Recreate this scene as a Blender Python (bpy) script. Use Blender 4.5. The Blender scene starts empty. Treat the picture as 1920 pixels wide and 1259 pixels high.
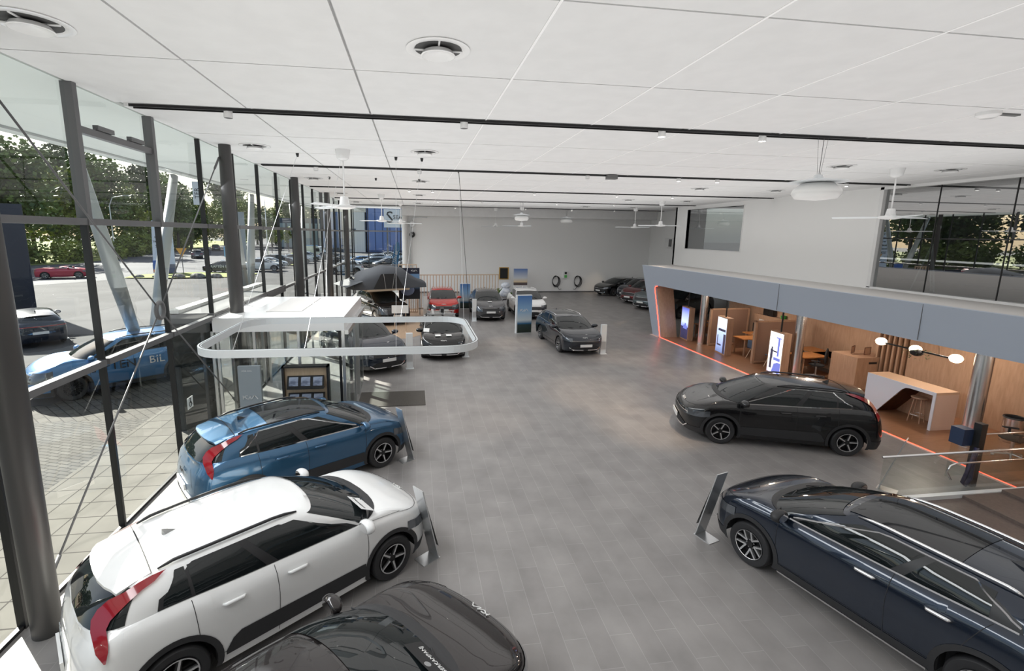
import bpy, math, random
from mathutils import Vector, Matrix
from math import sin, cos, pi, sqrt, radians, atan2
random.seed(7)
scene = bpy.context.scene
COL = scene.collection
# ------------------------------------------------ camera
camd = bpy.data.cameras.new('camera'); cam = bpy.data.objects.new('camera', camd); COL.objects.link(cam)
camd.sensor_fit = 'HORIZONTAL'; camd.sensor_width = 36.0; camd.lens = 16.677
camd.shift_x = 0.02975; camd.shift_y = -0.0178
camd.clip_start = 0.05; camd.clip_end = 900
cam.matrix_world = Matrix(((0.990259, 0.011366, -0.138770, 0.0), (-0.138639, 0.172564, -0.975193, 0.0), (0.012863, 0.984933, 0.172458, 4.999), (0, 0, 0, 1)))
scene.camera = cam
# ------------------------------------------------ view, sky, sun
scene.view_settings.view_transform = 'Standard'; scene.view_settings.look = 'None'
scene.view_settings.exposure = 0.0; scene.view_settings.gamma = 1.0
scene.view_settings.use_curve_mapping = False
world = bpy.data.worlds.new('world'); scene.world = world; world.use_nodes = True
wn = world.node_tree.nodes; wl = world.node_tree.links
for n in list(wn): wn.remove(n)

wout = wn.new('ShaderNodeOutputWorld'); wbg = wn.new('ShaderNodeBackground')
sky = wn.new('ShaderNodeTexSky'); sky.sky_type = 'NISHITA'; sky.sun_disc = False
sky.sun_elevation = radians(34); sky.sun_rotation = radians(-47); sky.air_density = 1.0; sky.dust_density = 2.0; sky.ozone_density = 1.0
wmix = wn.new('ShaderNodeMix'); wmix.data_type = 'RGBA'; wmix.inputs[0].default_value = 0.25
wmix.inputs[7].default_value = (5.5, 6.0, 6.6, 1)
wl.new(sky.outputs[0], wmix.inputs[6]); wl.new(wmix.outputs[2], wbg.inputs[0]); wbg.inputs[1].default_value = 0.20
wl.new(wbg.outputs[0], wout.inputs[0])
sund = bpy.data.lights.new('sun', 'SUN'); sund.energy = 20.0; sund.angle = radians(0.7); sund.color = (1.0, 0.95, 0.86)
sun = bpy.data.objects.new('sun', sund); COL.objects.link(sun); sun.location = (-30, 30, 40)
SUN = Vector((0.73 * cos(radians(31.5)), -0.68 * cos(radians(31.5)), -sin(radians(31.5))))
sun.rotation_euler = SUN.to_track_quat('-Z', 'Y').to_euler()

# added fill standing in for bounced daylight: unseen broad area light facing the ceiling
upd = bpy.data.lights.new('room_light', 'AREA'); upd.shape = 'RECTANGLE'; upd.size = 20; upd.size_y = 39; upd.spread = radians(165); upd.energy = 1480; upd.color = (1, .99, .975)
upl = bpy.data.objects.new('room_light', upd); COL.objects.link(upl); upl.location = (6.5, 16.5, 3.6); upl.rotation_euler = (pi, 0, 0)

dnd = bpy.data.lights.new('room_light', 'AREA'); dnd.shape = 'RECTANGLE'; dnd.size = 20; dnd.size_y = 40; dnd.energy = 480; dnd.color = (1, .99, .975)  # added downward fill below the ceiling, no fixture behind it
dnl = bpy.data.objects.new('room_light', dnd); COL.objects.link(dnl); dnl.location = (7.5, 18, 6.95)

win = bpy.data.lights.new('window_light', 'AREA'); win.shape = 'RECTANGLE'; win.size = 1.2; win.size_y = 44; win.energy = 900; win.spread = radians(110); win.color = (.95, .98, 1)  # added line of fill inside the facade, brightens the hall's left side
wno = bpy.data.objects.new('window_light', win); COL.objects.link(wno); wno.location = (-4.3, 18.5, 6.4); wno.rotation_euler = (0, radians(-38), 0)
sof = bpy.data.lights.new('canopy_light', 'AREA'); sof.shape = 'RECTANGLE'; sof.size = 4; sof.size_y = 55; sof.energy = 620  # added unseen uplight that brightens the canopy soffit
sfo = bpy.data.objects.new('canopy_light', sof); COL.objects.link(sfo); sfo.location = (-7.3, 22, 3.2); sfo.rotation_euler = (pi, 0, 0)

# ------------------------------------------------ materials
def mat(name, col, rough=0.5, metal=0.0, coat=0.0, emit=None, es=1.0, spec=0.5, trans=0.0, ior=1.5):
    m = bpy.data.materials.new(name); m.use_nodes = True
    b = m.node_tree.nodes['Principled BSDF']
    b.inputs['Base Color'].default_value = (*col, 1); b.inputs['Roughness'].default_value = rough
    b.inputs['Metallic'].default_value = metal; b.inputs['Coat Weight'].default_value = coat
    b.inputs['Coat Roughness'].default_value = 0.03
    b.inputs['Specular IOR Level'].default_value = spec; b.inputs['IOR'].default_value = ior
    b.inputs['Transmission Weight'].default_value = trans
    if emit: b.inputs['Emission Color'].default_value = (*emit, 1); b.inputs['Emission Strength'].default_value = es
    return m
def nt(m): return m.node_tree.nodes, m.node_tree.links, m.node_tree.nodes['Principled BSDF']
def ramp(n, stops):
    r = n.new('ShaderNodeValToRGB'); e = r.color_ramp.elements
    while len(e) < len(stops): e.new(0.5)
    for i, (p, c) in enumerate(stops): e[i].position = p; e[i].color = (*c, 1)
    return r
def coords(n, l, scale=(1, 1, 1), rot=(0, 0, 0), kind='Object'):
    t = n.new('ShaderNodeTexCoord'); mp = n.new('ShaderNodeMapping')
    mp.inputs['Scale'].default_value = scale; mp.inputs['Rotation'].default_value = rot
    l.new(t.outputs[kind], mp.inputs['Vector']); return mp
def noisy(m, c1, c2, scale=(5, 5, 5), rough=None, detail=4, lo=.35, hi=.65, bump=0):
    n, l, b = nt(m); mp = coords(n, l, scale); t = n.new('ShaderNodeTexNoise'); t.inputs['Scale'].default_value = 1; t.inputs['Detail'].default_value = detail
    l.new(mp.outputs[0], t.inputs['Vector']); r = ramp(n, [(lo, c1), (hi, c2)]); l.new(t.outputs[0], r.inputs[0]); l.new(r.outputs[0], b.inputs['Base Color'])
    if bump:
        bp = n.new('ShaderNodeBump'); bp.inputs['Strength'].default_value = bump; bp.inputs['Distance'].default_value = .05; l.new(t.outputs[0], bp.inputs['Height']); l.new(bp.outputs[0], b.inputs['Normal'])
    return m
def brick(m, c1, c2, mortar, bw, rh, ms, rot=0, bump=.2, off=.5):
    n, l, b = nt(m); mp = coords(n, l, rot=(0, 0, rot)); t = n.new('ShaderNodeTexBrick'); t.offset = off
    t.inputs['Color1'].default_value = (*c1, 1); t.inputs['Color2'].default_value = (*c2, 1); t.inputs['Mortar'].default_value = (*mortar, 1)
    t.inputs['Scale'].default_value = 1; t.inputs['Brick Width'].default_value = bw; t.inputs['Row Height'].default_value = rh; t.inputs['Mortar Size'].default_value = ms; t.inputs['Mortar Smooth'].default_value = .1
    l.new(mp.outputs[0], t.inputs['Vector'])
    nz = n.new('ShaderNodeTexNoise'); nz.inputs['Scale'].default_value = 1.7; nz.inputs['Detail'].default_value = 8; l.new(mp.outputs[0], nz.inputs['Vector'])
    mx = n.new('ShaderNodeMix'); mx.data_type = 'RGBA'; mx.blend_type = 'OVERLAY'; mx.inputs[0].default_value = .35
    l.new(t.outputs[0], mx.inputs[6]); l.new(nz.outputs[0], mx.inputs[7]); l.new(mx.outputs[2], b.inputs['Base Color'])
    return m
def wood(name, c1, c2, rough=.45, scale=(2, 2, .25)):
    m = mat(name, c1, rough); n, l, b = nt(m); mp = coords(n, l, scale)
    t = n.new('ShaderNodeTexNoise'); t.inputs['Scale'].default_value = 9; t.inputs['Detail'].default_value = 6; t.inputs['Distortion'].default_value = .6
    l.new(mp.outputs[0], t.inputs['Vector']); r = ramp(n, [(.3, c2), (.7, c1)]); l.new(t.outputs[0], r.inputs[0]); l.new(r.outputs[0], b.inputs['Base Color'])
    return m
def glassmat(name, tint=(.92, .97, .95), refl=.10, rough=0.0):
    m = bpy.data.materials.new(name); m.use_nodes = True; n = m.node_tree.nodes; l = m.node_tree.links
    for x in list(n): n.remove(x)
    o = n.new('ShaderNodeOutputMaterial'); mx = n.new('ShaderNodeMixShader'); tr = n.new('ShaderNodeBsdfTransparent'); gl = n.new('ShaderNodeBsdfGlossy')
    tr.inputs[0].default_value = (*tint, 1); gl.inputs['Roughness'].default_value = rough
    fr = n.new('ShaderNodeLayerWeight'); fr.inputs[0].default_value = .5; mp = n.new('ShaderNodeMapRange'); mp.inputs[3].default_value = refl * .5; mp.inputs[4].default_value = .75
    pw = n.new('ShaderNodeMath'); pw.operation = 'POWER'; pw.inputs[1].default_value = 4.5
    l.new(fr.outputs['Facing'], pw.inputs[0]); l.new(pw.outputs[0], mp.inputs[0]); l.new(mp.outputs[0], mx.inputs[0]); l.new(tr.outputs[0], mx.inputs[1]); l.new(gl.outputs[0], mx.inputs[2]); l.new(mx.outputs[0], o.inputs[0])
    return m
WHITE = mat('white_plaster', (.66, .655, .645), .8)
CEIL = mat('ceiling_panel', (.80, .80, .80), .85)
WALLW = mat('wall_white', (.86, .86, .855), .75)
CEIL.node_tree.nodes['Principled BSDF'].inputs['Specular IOR Level'].default_value = .1
noisy(CEIL, (.755, .755, .755), (.785, .785, .785), (3, 3, 3))
DARKJ = mat('joint_grey', (.42, .42, .42), .7)
LITJ = mat('joint_white', (.98, .98, .98), .4)
BLACK = mat('black_satin', (.012, .012, .013), .4)
BLACKM = mat('black_matte', (.02, .02, .022), .8)
GREYM = mat('grey_paint', (.13, .13, .135), .38)
COLM = mat('column_grey', (.055, .053, .053), .4)
STRUT = mat('strut_grey', (.34, .36, .36), .35, .3)
ALU = mat('aluminium', (.62, .63, .64), .28, .85)
ALUW = mat('pale_metal', (.72, .75, .77), .4, .1)
STEEL = mat('brushed_steel', (.75, .74, .74), .26, 1.0)
CHROME = mat('chrome', (.85, .85, .86), .08, 1.0)
FASCIA = mat('fascia_grey', (.42, .47, .56), .42, .2)
SHELF = mat('shelf_grey', (.60, .58, .56), .6)
SOFFIT = mat('soffit_white', (.74, .78, .76), .6)
WHITEGL = mat('white_gloss', (.82, .82, .82), .25)
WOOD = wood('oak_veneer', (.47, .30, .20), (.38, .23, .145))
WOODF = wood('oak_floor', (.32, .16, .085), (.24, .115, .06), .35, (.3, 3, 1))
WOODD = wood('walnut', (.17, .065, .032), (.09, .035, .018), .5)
WOODP = wood('pale_plywood', (.55, .42, .29), (.46, .34, .22))
FACGLASS = glassmat('facade_glass', (.93, .97, .955), .12)
INGLASS = glassmat('clear_glass', (.93, .955, .95), .12)
DARKGLASS = glassmat('tinted_glass', (.42, .46, .47), .85)
FROST = mat('frosted_glass', (.35, .22, .16), .35)
REDLED = mat('red_led', (1, .1, .06), .5, emit=(1, .06, .03), es=5)
LAMPW = mat('lamp_warm', (1, .9, .7), .4, emit=(1, .84, .58), es=5)
LAMPC = mat('lamp_white', (1, .98, .95), .4, emit=(1, .97, .92), es=9)
OPAL = mat('opal_glass', (.78, .78, .77), .3)
FLOOR = mat('floor_tile', (.15, .14, .138), .36, spec=.45)
brick(FLOOR, (.225, .212, .207), (.25, .237, .23), (.31, .295, .287), .9, .3, .004, rot=pi / 2)
MATM = noisy(mat('entrance_mat', (.07, .065, .06), .95), (.05, .045, .04), (.11, .10, .09), (60, 60, 60))
ASPH = noisy(mat('asphalt', (.2, .2, .2), .9), (.05, .051, .054), (.082, .082, .085), (.35, .35, .35), detail=10, lo=.3, hi=.7)
ROAD = noisy(mat('road_asphalt', (.3, .3, .31), .8), (.07, .073, .082), (.10, .102, .112), (.2, .2, .2), detail=8)
PAVE = brick(mat('concrete_paver', (.4, .38, .36), .85), (.085, .08, .074), (.105, .10, .09), (.03, .027, .025), .42, .21, .012, rot=.78)
PAVER = brick(mat('flag_paver', (.42, .4, .38), .85), (.115, .11, .10), (.135, .13, .118), (.03, .027, .025), .5, .5, .012, off=0)
HERR = brick(mat('herringbone_brick', (.35, .34, .32), .85), (.08, .077, .072), (.11, .107, .10), (.026, .025, .023), .3, .12, .012, rot=.35)
for m_ in (ASPH, ROAD, PAVE, PAVER, HERR): m_.node_tree.nodes['Principled BSDF'].inputs['Specular IOR Level'].default_value = .15
GRASS = noisy(mat('grass', (.2, .26, .05), .95), (.11, .15, .025), (.24, .26, .05), (.5, .5, .5), detail=12, bump=.4)
STONE = noisy(mat('field_stone', (.25, .24, .22), .9), (.08, .075, .07), (.24, .235, .22), (3, 3, 3))
PAINTW = mat('road_paint', (.5, .5, .5), .7)
CONC = mat('concrete_coping', (.75, .75, .74), .7)
RUBBER = mat('tyre_rubber', (.018, .018, .02), .55)
ARCH = mat('black_plastic', (.022, .022, .024), .5)
CGLASS = mat('car_glass', (.008, .011, .012), .02, 0.0, 0.0, spec=.6)
CGLASSP = mat('car_roof_glass', (.012, .013, .015), .03, 0.0, 0, spec=.55)
TAIL = mat('tail_lamp', (.24, .003, .010), .12, coat=1)
HEAD = mat('head_lamp', (.10, .11, .125), .06, .5, 1)
PLATE = mat('number_plate', (.75, .75, .74), .4)
RIMB = mat('rim_black', (.015, .015, .016), .3, .3)
RIMS = mat('rim_silver', (.62, .62, .63), .25, .8)
SEAT = mat('seat_blue', (.08, .12, .18), .8)
def paint(name, c, met=.35, r=.32): return mat('paint_' + name, c, r, met, 1.0, spec=.15)
# ------------------------------------------------ mesh builder
class MB:
    def __init__(s): s.v = []; s.f = []; s.m = []; s.mats = []
    def mi(s, m):
        if m not in s.mats: s.mats.append(m)
        return s.mats.index(m)
    def add(s, vs, fs, m=None, mx=None):
        o = len(s.v)
        for p in vs: s.v.append(tuple(mx @ Vector(p)) if mx else tuple(p))
        k = s.mi(m) if m else 0
        for f in fs: s.f.append(tuple(o + i for i in f)); s.m.append(k)
        return s
    def box(s, a, b, m=None, mx=None):
        x0, y0, z0 = a; x1, y1, z1 = b
        return s.add([(x0, y0, z0), (x1, y0, z0), (x1, y1, z0), (x0, y1, z0), (x0, y0, z1), (x1, y0, z1), (x1, y1, z1), (x0, y1, z1)],
                     [(0, 3, 2, 1), (4, 5, 6, 7), (0, 1, 5, 4), (1, 2, 6, 5), (2, 3, 7, 6), (3, 0, 4, 7)], m, mx)
    def quad(s, pts, m=None): return s.add(pts, [tuple(range(len(pts)))], m)
    def prism(s, poly, axis, a, b, m=None):
        n = len(poly)
        def P(p, t):
            return (t, p[0], p[1]) if axis == 'x' else ((p[0], t, p[1]) if axis == 'y' else (p[0], p[1], t))
        vs = [P(p, a) for p in poly] + [P(p, b) for p in poly]
        fs = [tuple(range(n))[::-1], tuple(range(n, 2 * n))] + [(i, (i + 1) % n, n + (i + 1) % n, n + i) for i in range(n)]
        return s.add(vs, fs, m)
    def tube(s, pts, r, m=None, n=10, closed=False):
        pts = [Vector(p) for p in pts]; N = len(pts); vs = []; rr = r if isinstance(r, (list, tuple)) else [r] * N
        up = Vector((0, 0, 1)); last = None
        for i, p in enumerate(pts):
            if closed: d = pts[(i + 1) % N] - pts[i - 1]
            else: d = pts[min(i + 1, N - 1)] - pts[max(i - 1, 0)]
            d.normalize()
            if last is None: a = d.cross(up if abs(d.z) < .9 else Vector((1, 0, 0)))
            else: a = last - d * last.dot(d)
            a.normalize(); last = a; b = d.cross(a)
            for k in range(n):
                t = 2 * pi * k / n; vs.append(p + (a * cos(t) + b * sin(t)) * rr[i])
        fs = []
        for i in range(N if closed else N - 1):
            j = (i + 1) % N
            for k in range(n): fs.append((i * n + k, i * n + (k + 1) % n, j * n + (k + 1) % n, j * n + k))
        if not closed: fs += [tuple(range(n))[::-1], tuple((N - 1) * n + k for k in range(n))]
        return s.add(vs, fs, m)
    def lathe(s, prof, c=(0, 0, 0), axis='z', n=24, m=None):
        vs = []; N = len(prof)
        for k in range(n):
            t = 2 * pi * k / n
            for r, h in prof:
                if axis == 'z': vs.append((c[0] + r * cos(t), c[1] + r * sin(t), c[2] + h))
                else: vs.append((c[0] + r * cos(t), c[1] + h, c[2] + r * sin(t)))
        fs = []
        for k in range(n):
            kk = (k + 1) % n
            for i in range(N - 1):
                fs.append((k * N + i, kk * N + i, kk * N + i + 1, k * N + i + 1) if axis == 'z' else (k * N + i, k * N + i + 1, kk * N + i + 1, kk * N + i))
        return s.add(vs, fs, m)
    def ball(s, c, r, m=None, n=12, k=8, sc=(1, 1, 1)):
        return s.add(*ball_vf(c, r, n, k, sc), m)
    def grid(s, rows, m=None, flip=False):
        R = len(rows); C = len(rows[0]); vs = [p for row in rows for p in row]; fs = []
        for i in range(R - 1):
            for j in range(C - 1):
                q = (i * C + j, i * C + j + 1, (i + 1) * C + j + 1, (i + 1) * C + j)
                fs.append(q[::-1] if flip else q)
        return s.add(vs, fs, m)
    def obj(s, name, m=None, parent=None, smooth=False, kind=None, label=None, loc=None, mx=None):
        me = bpy.data.meshes.new(name); me.from_pydata(s.v, [], s.f)
        if s.mats:
            for q in s.mats: me.materials.append(q)
            me.polygons.foreach_set('material_index', s.m)
        elif m: me.materials.append(m)
        if m and not s.mats: pass
        if smooth: me.polygons.foreach_set('use_smooth', [True] * len(me.polygons))
        me.update(); o = bpy.data.objects.new(name, me); COL.objects.link(o)
        if smooth == 'auto': me.set_sharp_from_angle(angle=radians(38))
        if parent: o.parent = parent
        if kind: o['kind'] = kind
        if label: o['label'] = label
        if loc: o.location = loc
        return o
def ball_vf(c, r, n, k, sc):
    vs = []
    for i in range(k + 1):
        ph = pi * i / k
        for j in range(n):
            t = 2 * pi * j / n; vs.append((c[0] + r * sc[0] * sin(ph) * cos(t), c[1] + r * sc[1] * sin(ph) * sin(t), c[2] + r * sc[2] * cos(ph)))
    fs = [(i * n + j, (i + 1) * n + j, (i + 1) * n + (j + 1) % n, i * n + (j + 1) % n) for i in range(k) for j in range(n)]
    return vs, fs
def tag(o, label, cat, group=None, kind=None):
    o['label'] = label; o['category'] = cat
    if group: o['group'] = group
    if kind: o['kind'] = kind
    return o
def thing(name, label, cat, loc=(0, 0, 0), rz=0, group=None):
    o = bpy.data.objects.new(name, None); o.empty_display_size = .2; COL.objects.link(o)
    o.location = loc; o.rotation_euler = (0, 0, rz); return tag(o, label, cat, group)
def struct(name, b, m=None, parent=None, smooth=False):
    o = b.obj(name, m, parent, smooth)
    if not parent: o['kind'] = 'structure'
    return o
def dup(root, loc, rz=0, label=None, group=None, top=True):
    r = root.copy(); COL.objects.link(r)
    if top:
        r.location = loc; r.rotation_euler = (0, 0, rz)
        if label: r['label'] = label
        if group: r['group'] = group
    for ch in list(root.children):
        c = dup(ch, None, top=False); c.parent = r; c.matrix_parent_inverse = ch.matrix_parent_inverse.copy()
    return r
def text(s, size, m, name='lettering', parent=None, mx=None, ext=.004, align='CENTER'):
    cu = bpy.data.curves.new(name, 'FONT'); cu.body = s; cu.size = size; cu.extrude = ext; cu.align_x = align; cu.align_y = 'CENTER'; cu.resolution_u = 2
    t = bpy.data.objects.new(name, cu); COL.objects.link(t)
    dg = bpy.context.evaluated_depsgraph_get(); me = bpy.data.meshes.new_from_object(t.evaluated_get(dg)); me.name = name
    bpy.data.objects.remove(t); me.materials.clear(); me.materials.append(m)
    o = bpy.data.objects.new(name, me); COL.objects.link(o)
    if parent: o.parent = parent
    if mx: me.transform(mx)
    return o
def frame(origin, right, up):
    r = Vector(right).normalized(); u = Vector(up); u = (u - r * u.dot(r)).normalized(); n = r.cross(u)
    return Matrix(((r.x, u.x, n.x, origin[0]), (r.y, u.y, n.y, origin[1]), (r.z, u.z, n.z, origin[2]), (0, 0, 0, 1)))
KST = [[(-1.0, -.25), (-1.0, .25)], [(-1.0, -.06), (-.62, .25), (-.40, .25)], [(-.80, .08), (-.45, -.25), (-.28, -.25), (.02, .25)], [(.02, .25), (.02, -.25), (.14, -.25), (.48, .25), (.62, .25), (.98, -.25)]]
def emblem(width, m, name='emblem', parent=None, mx=None, t=.10):
    b = MB(); s = width / 2
    for st in KST:
        for (x0, y0), (x1, y1) in zip(st, st[1:]):
            d = Vector((x1 - x0, y1 - y0, 0)).normalized(); p = Vector((-d.y, d.x, 0)) * t * .5; e = d * t * .3
            a = Vector((x0, y0, 0)) - e; c = Vector((x1, y1, 0)) + e
            pts = [a + p, a - p, c - p, c + p]; vs = [(q.x * s, q.y * s, 0) for q in pts] + [(q.x * s, q.y * s, .006) for q in pts]
            b.add(vs, [(0, 1, 2, 3), (4, 7, 6, 5), (0, 4, 5, 1), (1, 5, 6, 2), (2, 6, 7, 3), (3, 7, 4, 0)])
    o = b.obj(name, m, parent)
    if mx: o.data.transform(mx)
    return o
# ================================================ THE BUILDING
XG = -4.97; YB = -7.0; YF = 40.7; XR = 21.0; ZC = 7.1
b = MB(); b.quad([(XG, YB, 0), (XR + 2, YB, 0), (XR + 2, YF, 0), (XG, YF, 0)]); struct('floor', b, FLOOR)
# ceiling: one continuous grid of panels with recessed joints
b = MB()
gx = [-4.95, -2.85, -.75, 1.35, 3.40, 5.42, 7.42, 9.45, 11.5, 13.55, 15.6, 17.65, 19.0, XR]
rows = []
y = 9.33 - 7.1 * 3
while y < YF:
    rows += [(y + .12, y + 2.36), (y + 2.36, y + 4.62), (y + 4.62, y + 6.98)]; y += 7.1
for (y0, y1) in rows:
    y0 = max(y0, YB); y1 = min(y1, YF)
    if y1 <= y0: continue
    for x0, x1 in zip(gx, gx[1:]):
        b.box((x0 + .016, y0 + .014, ZC), (x1 - .016, y1 - .014, ZC + .07))
b.box((XG, YB, ZC + .06), (XR, YF, ZC + .3), CEIL); b.mats = [CEIL]; b.m = [0] * len(b.f)
struct('ceiling', b)
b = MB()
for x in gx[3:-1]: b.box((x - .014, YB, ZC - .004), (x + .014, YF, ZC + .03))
struct('trim_7', b, LITJ)  # extra pale strips: light on the joint sides put into the colour
for i in range(-3, 5):
    y = 9.33 + 7.1 * i
    if y < YB or y > YF - 1.1: continue
    b = MB(); x0 = -4.75; x1 = 18.9 if y < 33 else 20.5
    for s in (-1, 1): b.box((x0, y + s * .07 - .012, ZC - .045), (x1, y + s * .07 + .012, ZC), BLACK)
    b.box((x0, y - .07, ZC - .010), (x1, y + .07, ZC), BLACK)
    tr = b.obj('lighting_track')
    tag(tr, ['wide black ceiling lighting track over the front cars', 'second black ceiling track counting from the front', 'third black ceiling track counting from the front', 'fourth black ceiling track, thin in the distance', 'farthest thin black ceiling track by the end wall', 'black ceiling track just behind the camera gallery', 'black ceiling track farther behind the camera gallery'][i], 'lighting track', 'lighting tracks')
# far bulkhead and walls
b = MB(); b.box((-.95, YF, 0), (XR + .3, YF + .3, ZC + .3)); struct('wall_far', b, WALLW)
b = MB(); b.box((-1.0, YF - 1.0, 6.42), (XR, YF + .02, ZC - .004)); struct('trim_1', b, CEIL)
b = MB(); b.box((-.9, YF - .03, 0), (XR, YF, .10)); struct('baseboard_far', b, GREYM)
b = MB(); b.box((XR, 33.2, 0), (XR + .3, YF + .3, ZC + .3)); b.box((XR, YB, 0), (XR + .3, 33.2, 2.9)); struct('wall_right', b, WALLW)
b = MB(); b.box((XG - .2, YB - .3, 0), (XR + .3, YB, ZC + .3)); struct('wall_rear', b, WALLW)
# upper storey box on the right (wall plane X=19 with two windows)
b = MB(); X = 19.0; T = .25
def pane_wall(b, ya, yb, za, zb):
    b.box((X, ya, za), (X + T, yb, zb))
pane_wall(b, 31.65, 33.2, 2.9, ZC); pane_wall(b, 25.85, 31.65, 2.9, 4.2); pane_wall(b, 25.85, 31.65, 6.86, ZC); pane_wall(b, 17.55, 25.85, 2.9, ZC); pane_wall(b, YB, 17.55, 2.9, 3.0)
b.box((X, 33.0, 2.9), (XR + .3, 33.2, ZC + .2)); b.box((X + .02, YB, 2.7), (27, 33.1, 2.9))
struct('wall_upper', b, WALLW)
b = MB(); b.box((26, YB, 2.9), (26.2, 33, ZC)); b.box((X, YB - .2, 2.9), (26, YB, ZC)); b.box((X + .3, 24.6, 2.9), (26, 24.8, ZC)); b.box((X + .3, YB, ZC), (26.2, 33.1, ZC + .2)); struct('wall_office', b, mat('office_wall', (.42, .42, .42), .8))
w = MB().obj('window_1'); w['kind'] = 'structure'
b = MB()
for a, c in (((X - .02, 25.8, 4.14), (X + .27, 31.7, 4.2)), ((X - .02, 25.8, 6.86), (X + .27, 31.7, 6.9)), ((X - .02, 25.8, 4.2), (X + .27, 25.85, 6.86)), ((X - .02, 31.65, 4.2), (X + .27, 31.7, 6.86))): b.box(a, c)
b.obj('window_frame', WHITEGL, w)
b = MB(); b.quad([(X + .1, 25.85, 4.2), (X + .1, 31.65, 4.2), (X + .1, 31.65, 6.86), (X + .1, 25.85, 6.86)]); b.obj('pane', DARKGLASS, w)
w = MB().obj('window_2'); w['kind'] = 'structure'
b = MB(); b.box((X - .03, YB, 2.93), (X + .27, 17.6, 3.04)); b.box((X - .03, 17.45, 3.0), (X + .27, 17.6, ZC)); b.box((X - .03, YB, ZC - .1), (X + .27, 17.6, ZC)); b.obj('window_frame', WHITEGL, w)
for y0, y1 in ((15.4, 17.45), (13.1, 15.4), (10.8, 13.1), (8.4, 10.8), (4, 8.4)):
    b = MB(); b.quad([(X + .12, y0 + .01, 3.04), (X + .12, y1 - .01, 3.04), (X + .12, y1 - .01, ZC - .1), (X + .12, y0 + .01, ZC - .1)]); b.obj('pane', DARKGLASS, w)
    b = MB(); b.box((X + .10, y0 - .012, 3.04), (X + .14, y0 + .012, ZC - .1)); b.obj('mullion', BLACK, w)
# shelf (roof of the office zone) and the slanted grey portal
b = MB()
b.add([(12.15, 24.05, 3.47), (12.15, YB, 3.47), (19.0, YB, 2.96), (19.0, 33.1, 2.96)], [(0, 1, 2, 3)], SHELF)
b.add([(12.3, 23.6, 2.62), (12.3, YB, 2.62), (21.0, YB, 2.62), (21.0, 32.0, 2.62)], [(0, 3, 2, 1)], WHITE)
b.add([(12.15, 24.05, 3.47), (19.0, 33.1, 2.96), (19.0, 33.0, 2.62), (12.3, 23.6, 2.62)], [(0, 1, 2, 3)], SHELF)
struct('trim_2', b)
b = MB()
prof = [(24.10, 3.49), (YB, 3.49), (YB, 2.55), (21.9, 2.55), (22.3, 2.57), (22.62, 2.62), (22.66, 2.45), (22.3, 1.2), (21.87, 0), (22.62, 0), (23.3, 1.6)]
# front face: leans outward (towards the hall) with height
def lean(z): return 12.2 - .10 * z / 3.49
out = [(24.10, 3.49), (23.36, 1.745), (22.62, 0), (21.87, 0), (22.22, 1.2), (22.52, 2.2), (22.60, 2.45), (22.40, 2.56), (22.0, 2.57), (YB, 2.57), (YB, 3.49)]
n = len(out)
vs = [(lean(z), y, z) for y, z in out] + [(lean(z) + .18, y, z) for y, z in out]
quads = [(0, 1, 5, 6), (1, 2, 3, 4, 5), (0, 6, 7, 8), (0, 8, 9, 10)]
fs = quads + [tuple(n + i for i in q)[::-1] for q in quads] + [(i, n + i, n + (i + 1) % n, (i + 1) % n) for i in range(n)]
b.add(vs, fs, FASCIA); struct('trim_3', b)
b = MB()
for ys in (9.7, 14.3): b.box((12.096, ys - .004, 2.6), (12.11, ys + .004, 3.48))
b.obj('panel_joint', GREYM, bpy.data.objects['trim_3'])
# wooden reveal inside the portal leg, red led line
b = MB(); b.add([(12.25, 21.86, 0), (12.25, 22.2, 1.2), (12.2, 22.55, 2.4), (12.2, 22.35, 2.55), (13.1, 22.35, 2.55), (13.1, 22.55, 2.4), (13.1, 22.2, 1.2), (13.1, 21.86, 0)], [(0, 1, 6, 7), (1, 2, 5, 6), (2, 3, 4, 5)]); struct('trim_4', b, WOOD)
b = MB(); b.tube([(12.13, 22.38, 2.53), (12.12, 22.55, 2.50), (12.12, 22.60, 2.38), (12.15, 22.22, 1.2), (12.19, 21.88, .02)], .022, n=6)
b.tube([(12.2, 21.88, .012), (12.2, -2, .012)], .009, n=6)
tag(b.obj('led_strip', REDLED, smooth=True), 'glowing red light line around the slanted portal opening and along the wood floor', 'light strip')
b = MB(); b.box((12.10, -2, .002), (12.185, 21.95, .012)); b.box((12.05, 21.85, .002), (12.25, 22.65, .012)); struct('trim_5', b, mat('pale_trim', (.66, .5, .44), .5))
b = MB(); b.quad([(12.2, -2, .006), (15.4, -2, .006), (15.4, 21.9, .006), (12.2, 21.9, .006)]); struct('floor_2', b, WOODF)
# wood walls of the office zone
b = MB(); b.box((15.35, 9.3, 0), (15.5, 12.45, 2.62)); b.box((15.9, 12.5, 0), (16.05, 15.2, 2.62)); b.box((15.9, 15.2, 0), (16.05, 22.0, 2.62)); b.box((15.36, 12.4, 0), (16.05, 12.5, 2.62)); struct('wall_wood', b, WOOD)
b = MB(); b.box((15.35, 3.0, 0), (15.55, 7.7, 2.62)); struct('wall_counter', b, WOOD)
def slats(y0, n, x, sp, lab):
    t = thing('slatted_screen', lab, 'screen', (x, y0, 0)); bb = MB(); bb.box((.22, -.1, 0), (.26, n * sp + .05, 2.62)); bb.obj('backing', WOODD, t)
    for k in range(n):
        bb = MB(); bb.box((0, k * sp, 0), (.2, k * sp + .055, 2.62)); bb.obj('slat', WOOD, t)
slats(12.62, 6, 15.35, .17, 'tall oak slat screen beside the wooden cabinet, behind the white counter')
slats(7.85, 7, 15.25, .2, 'tall oak slat screen behind the steel bin and nearest steel column')
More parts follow.
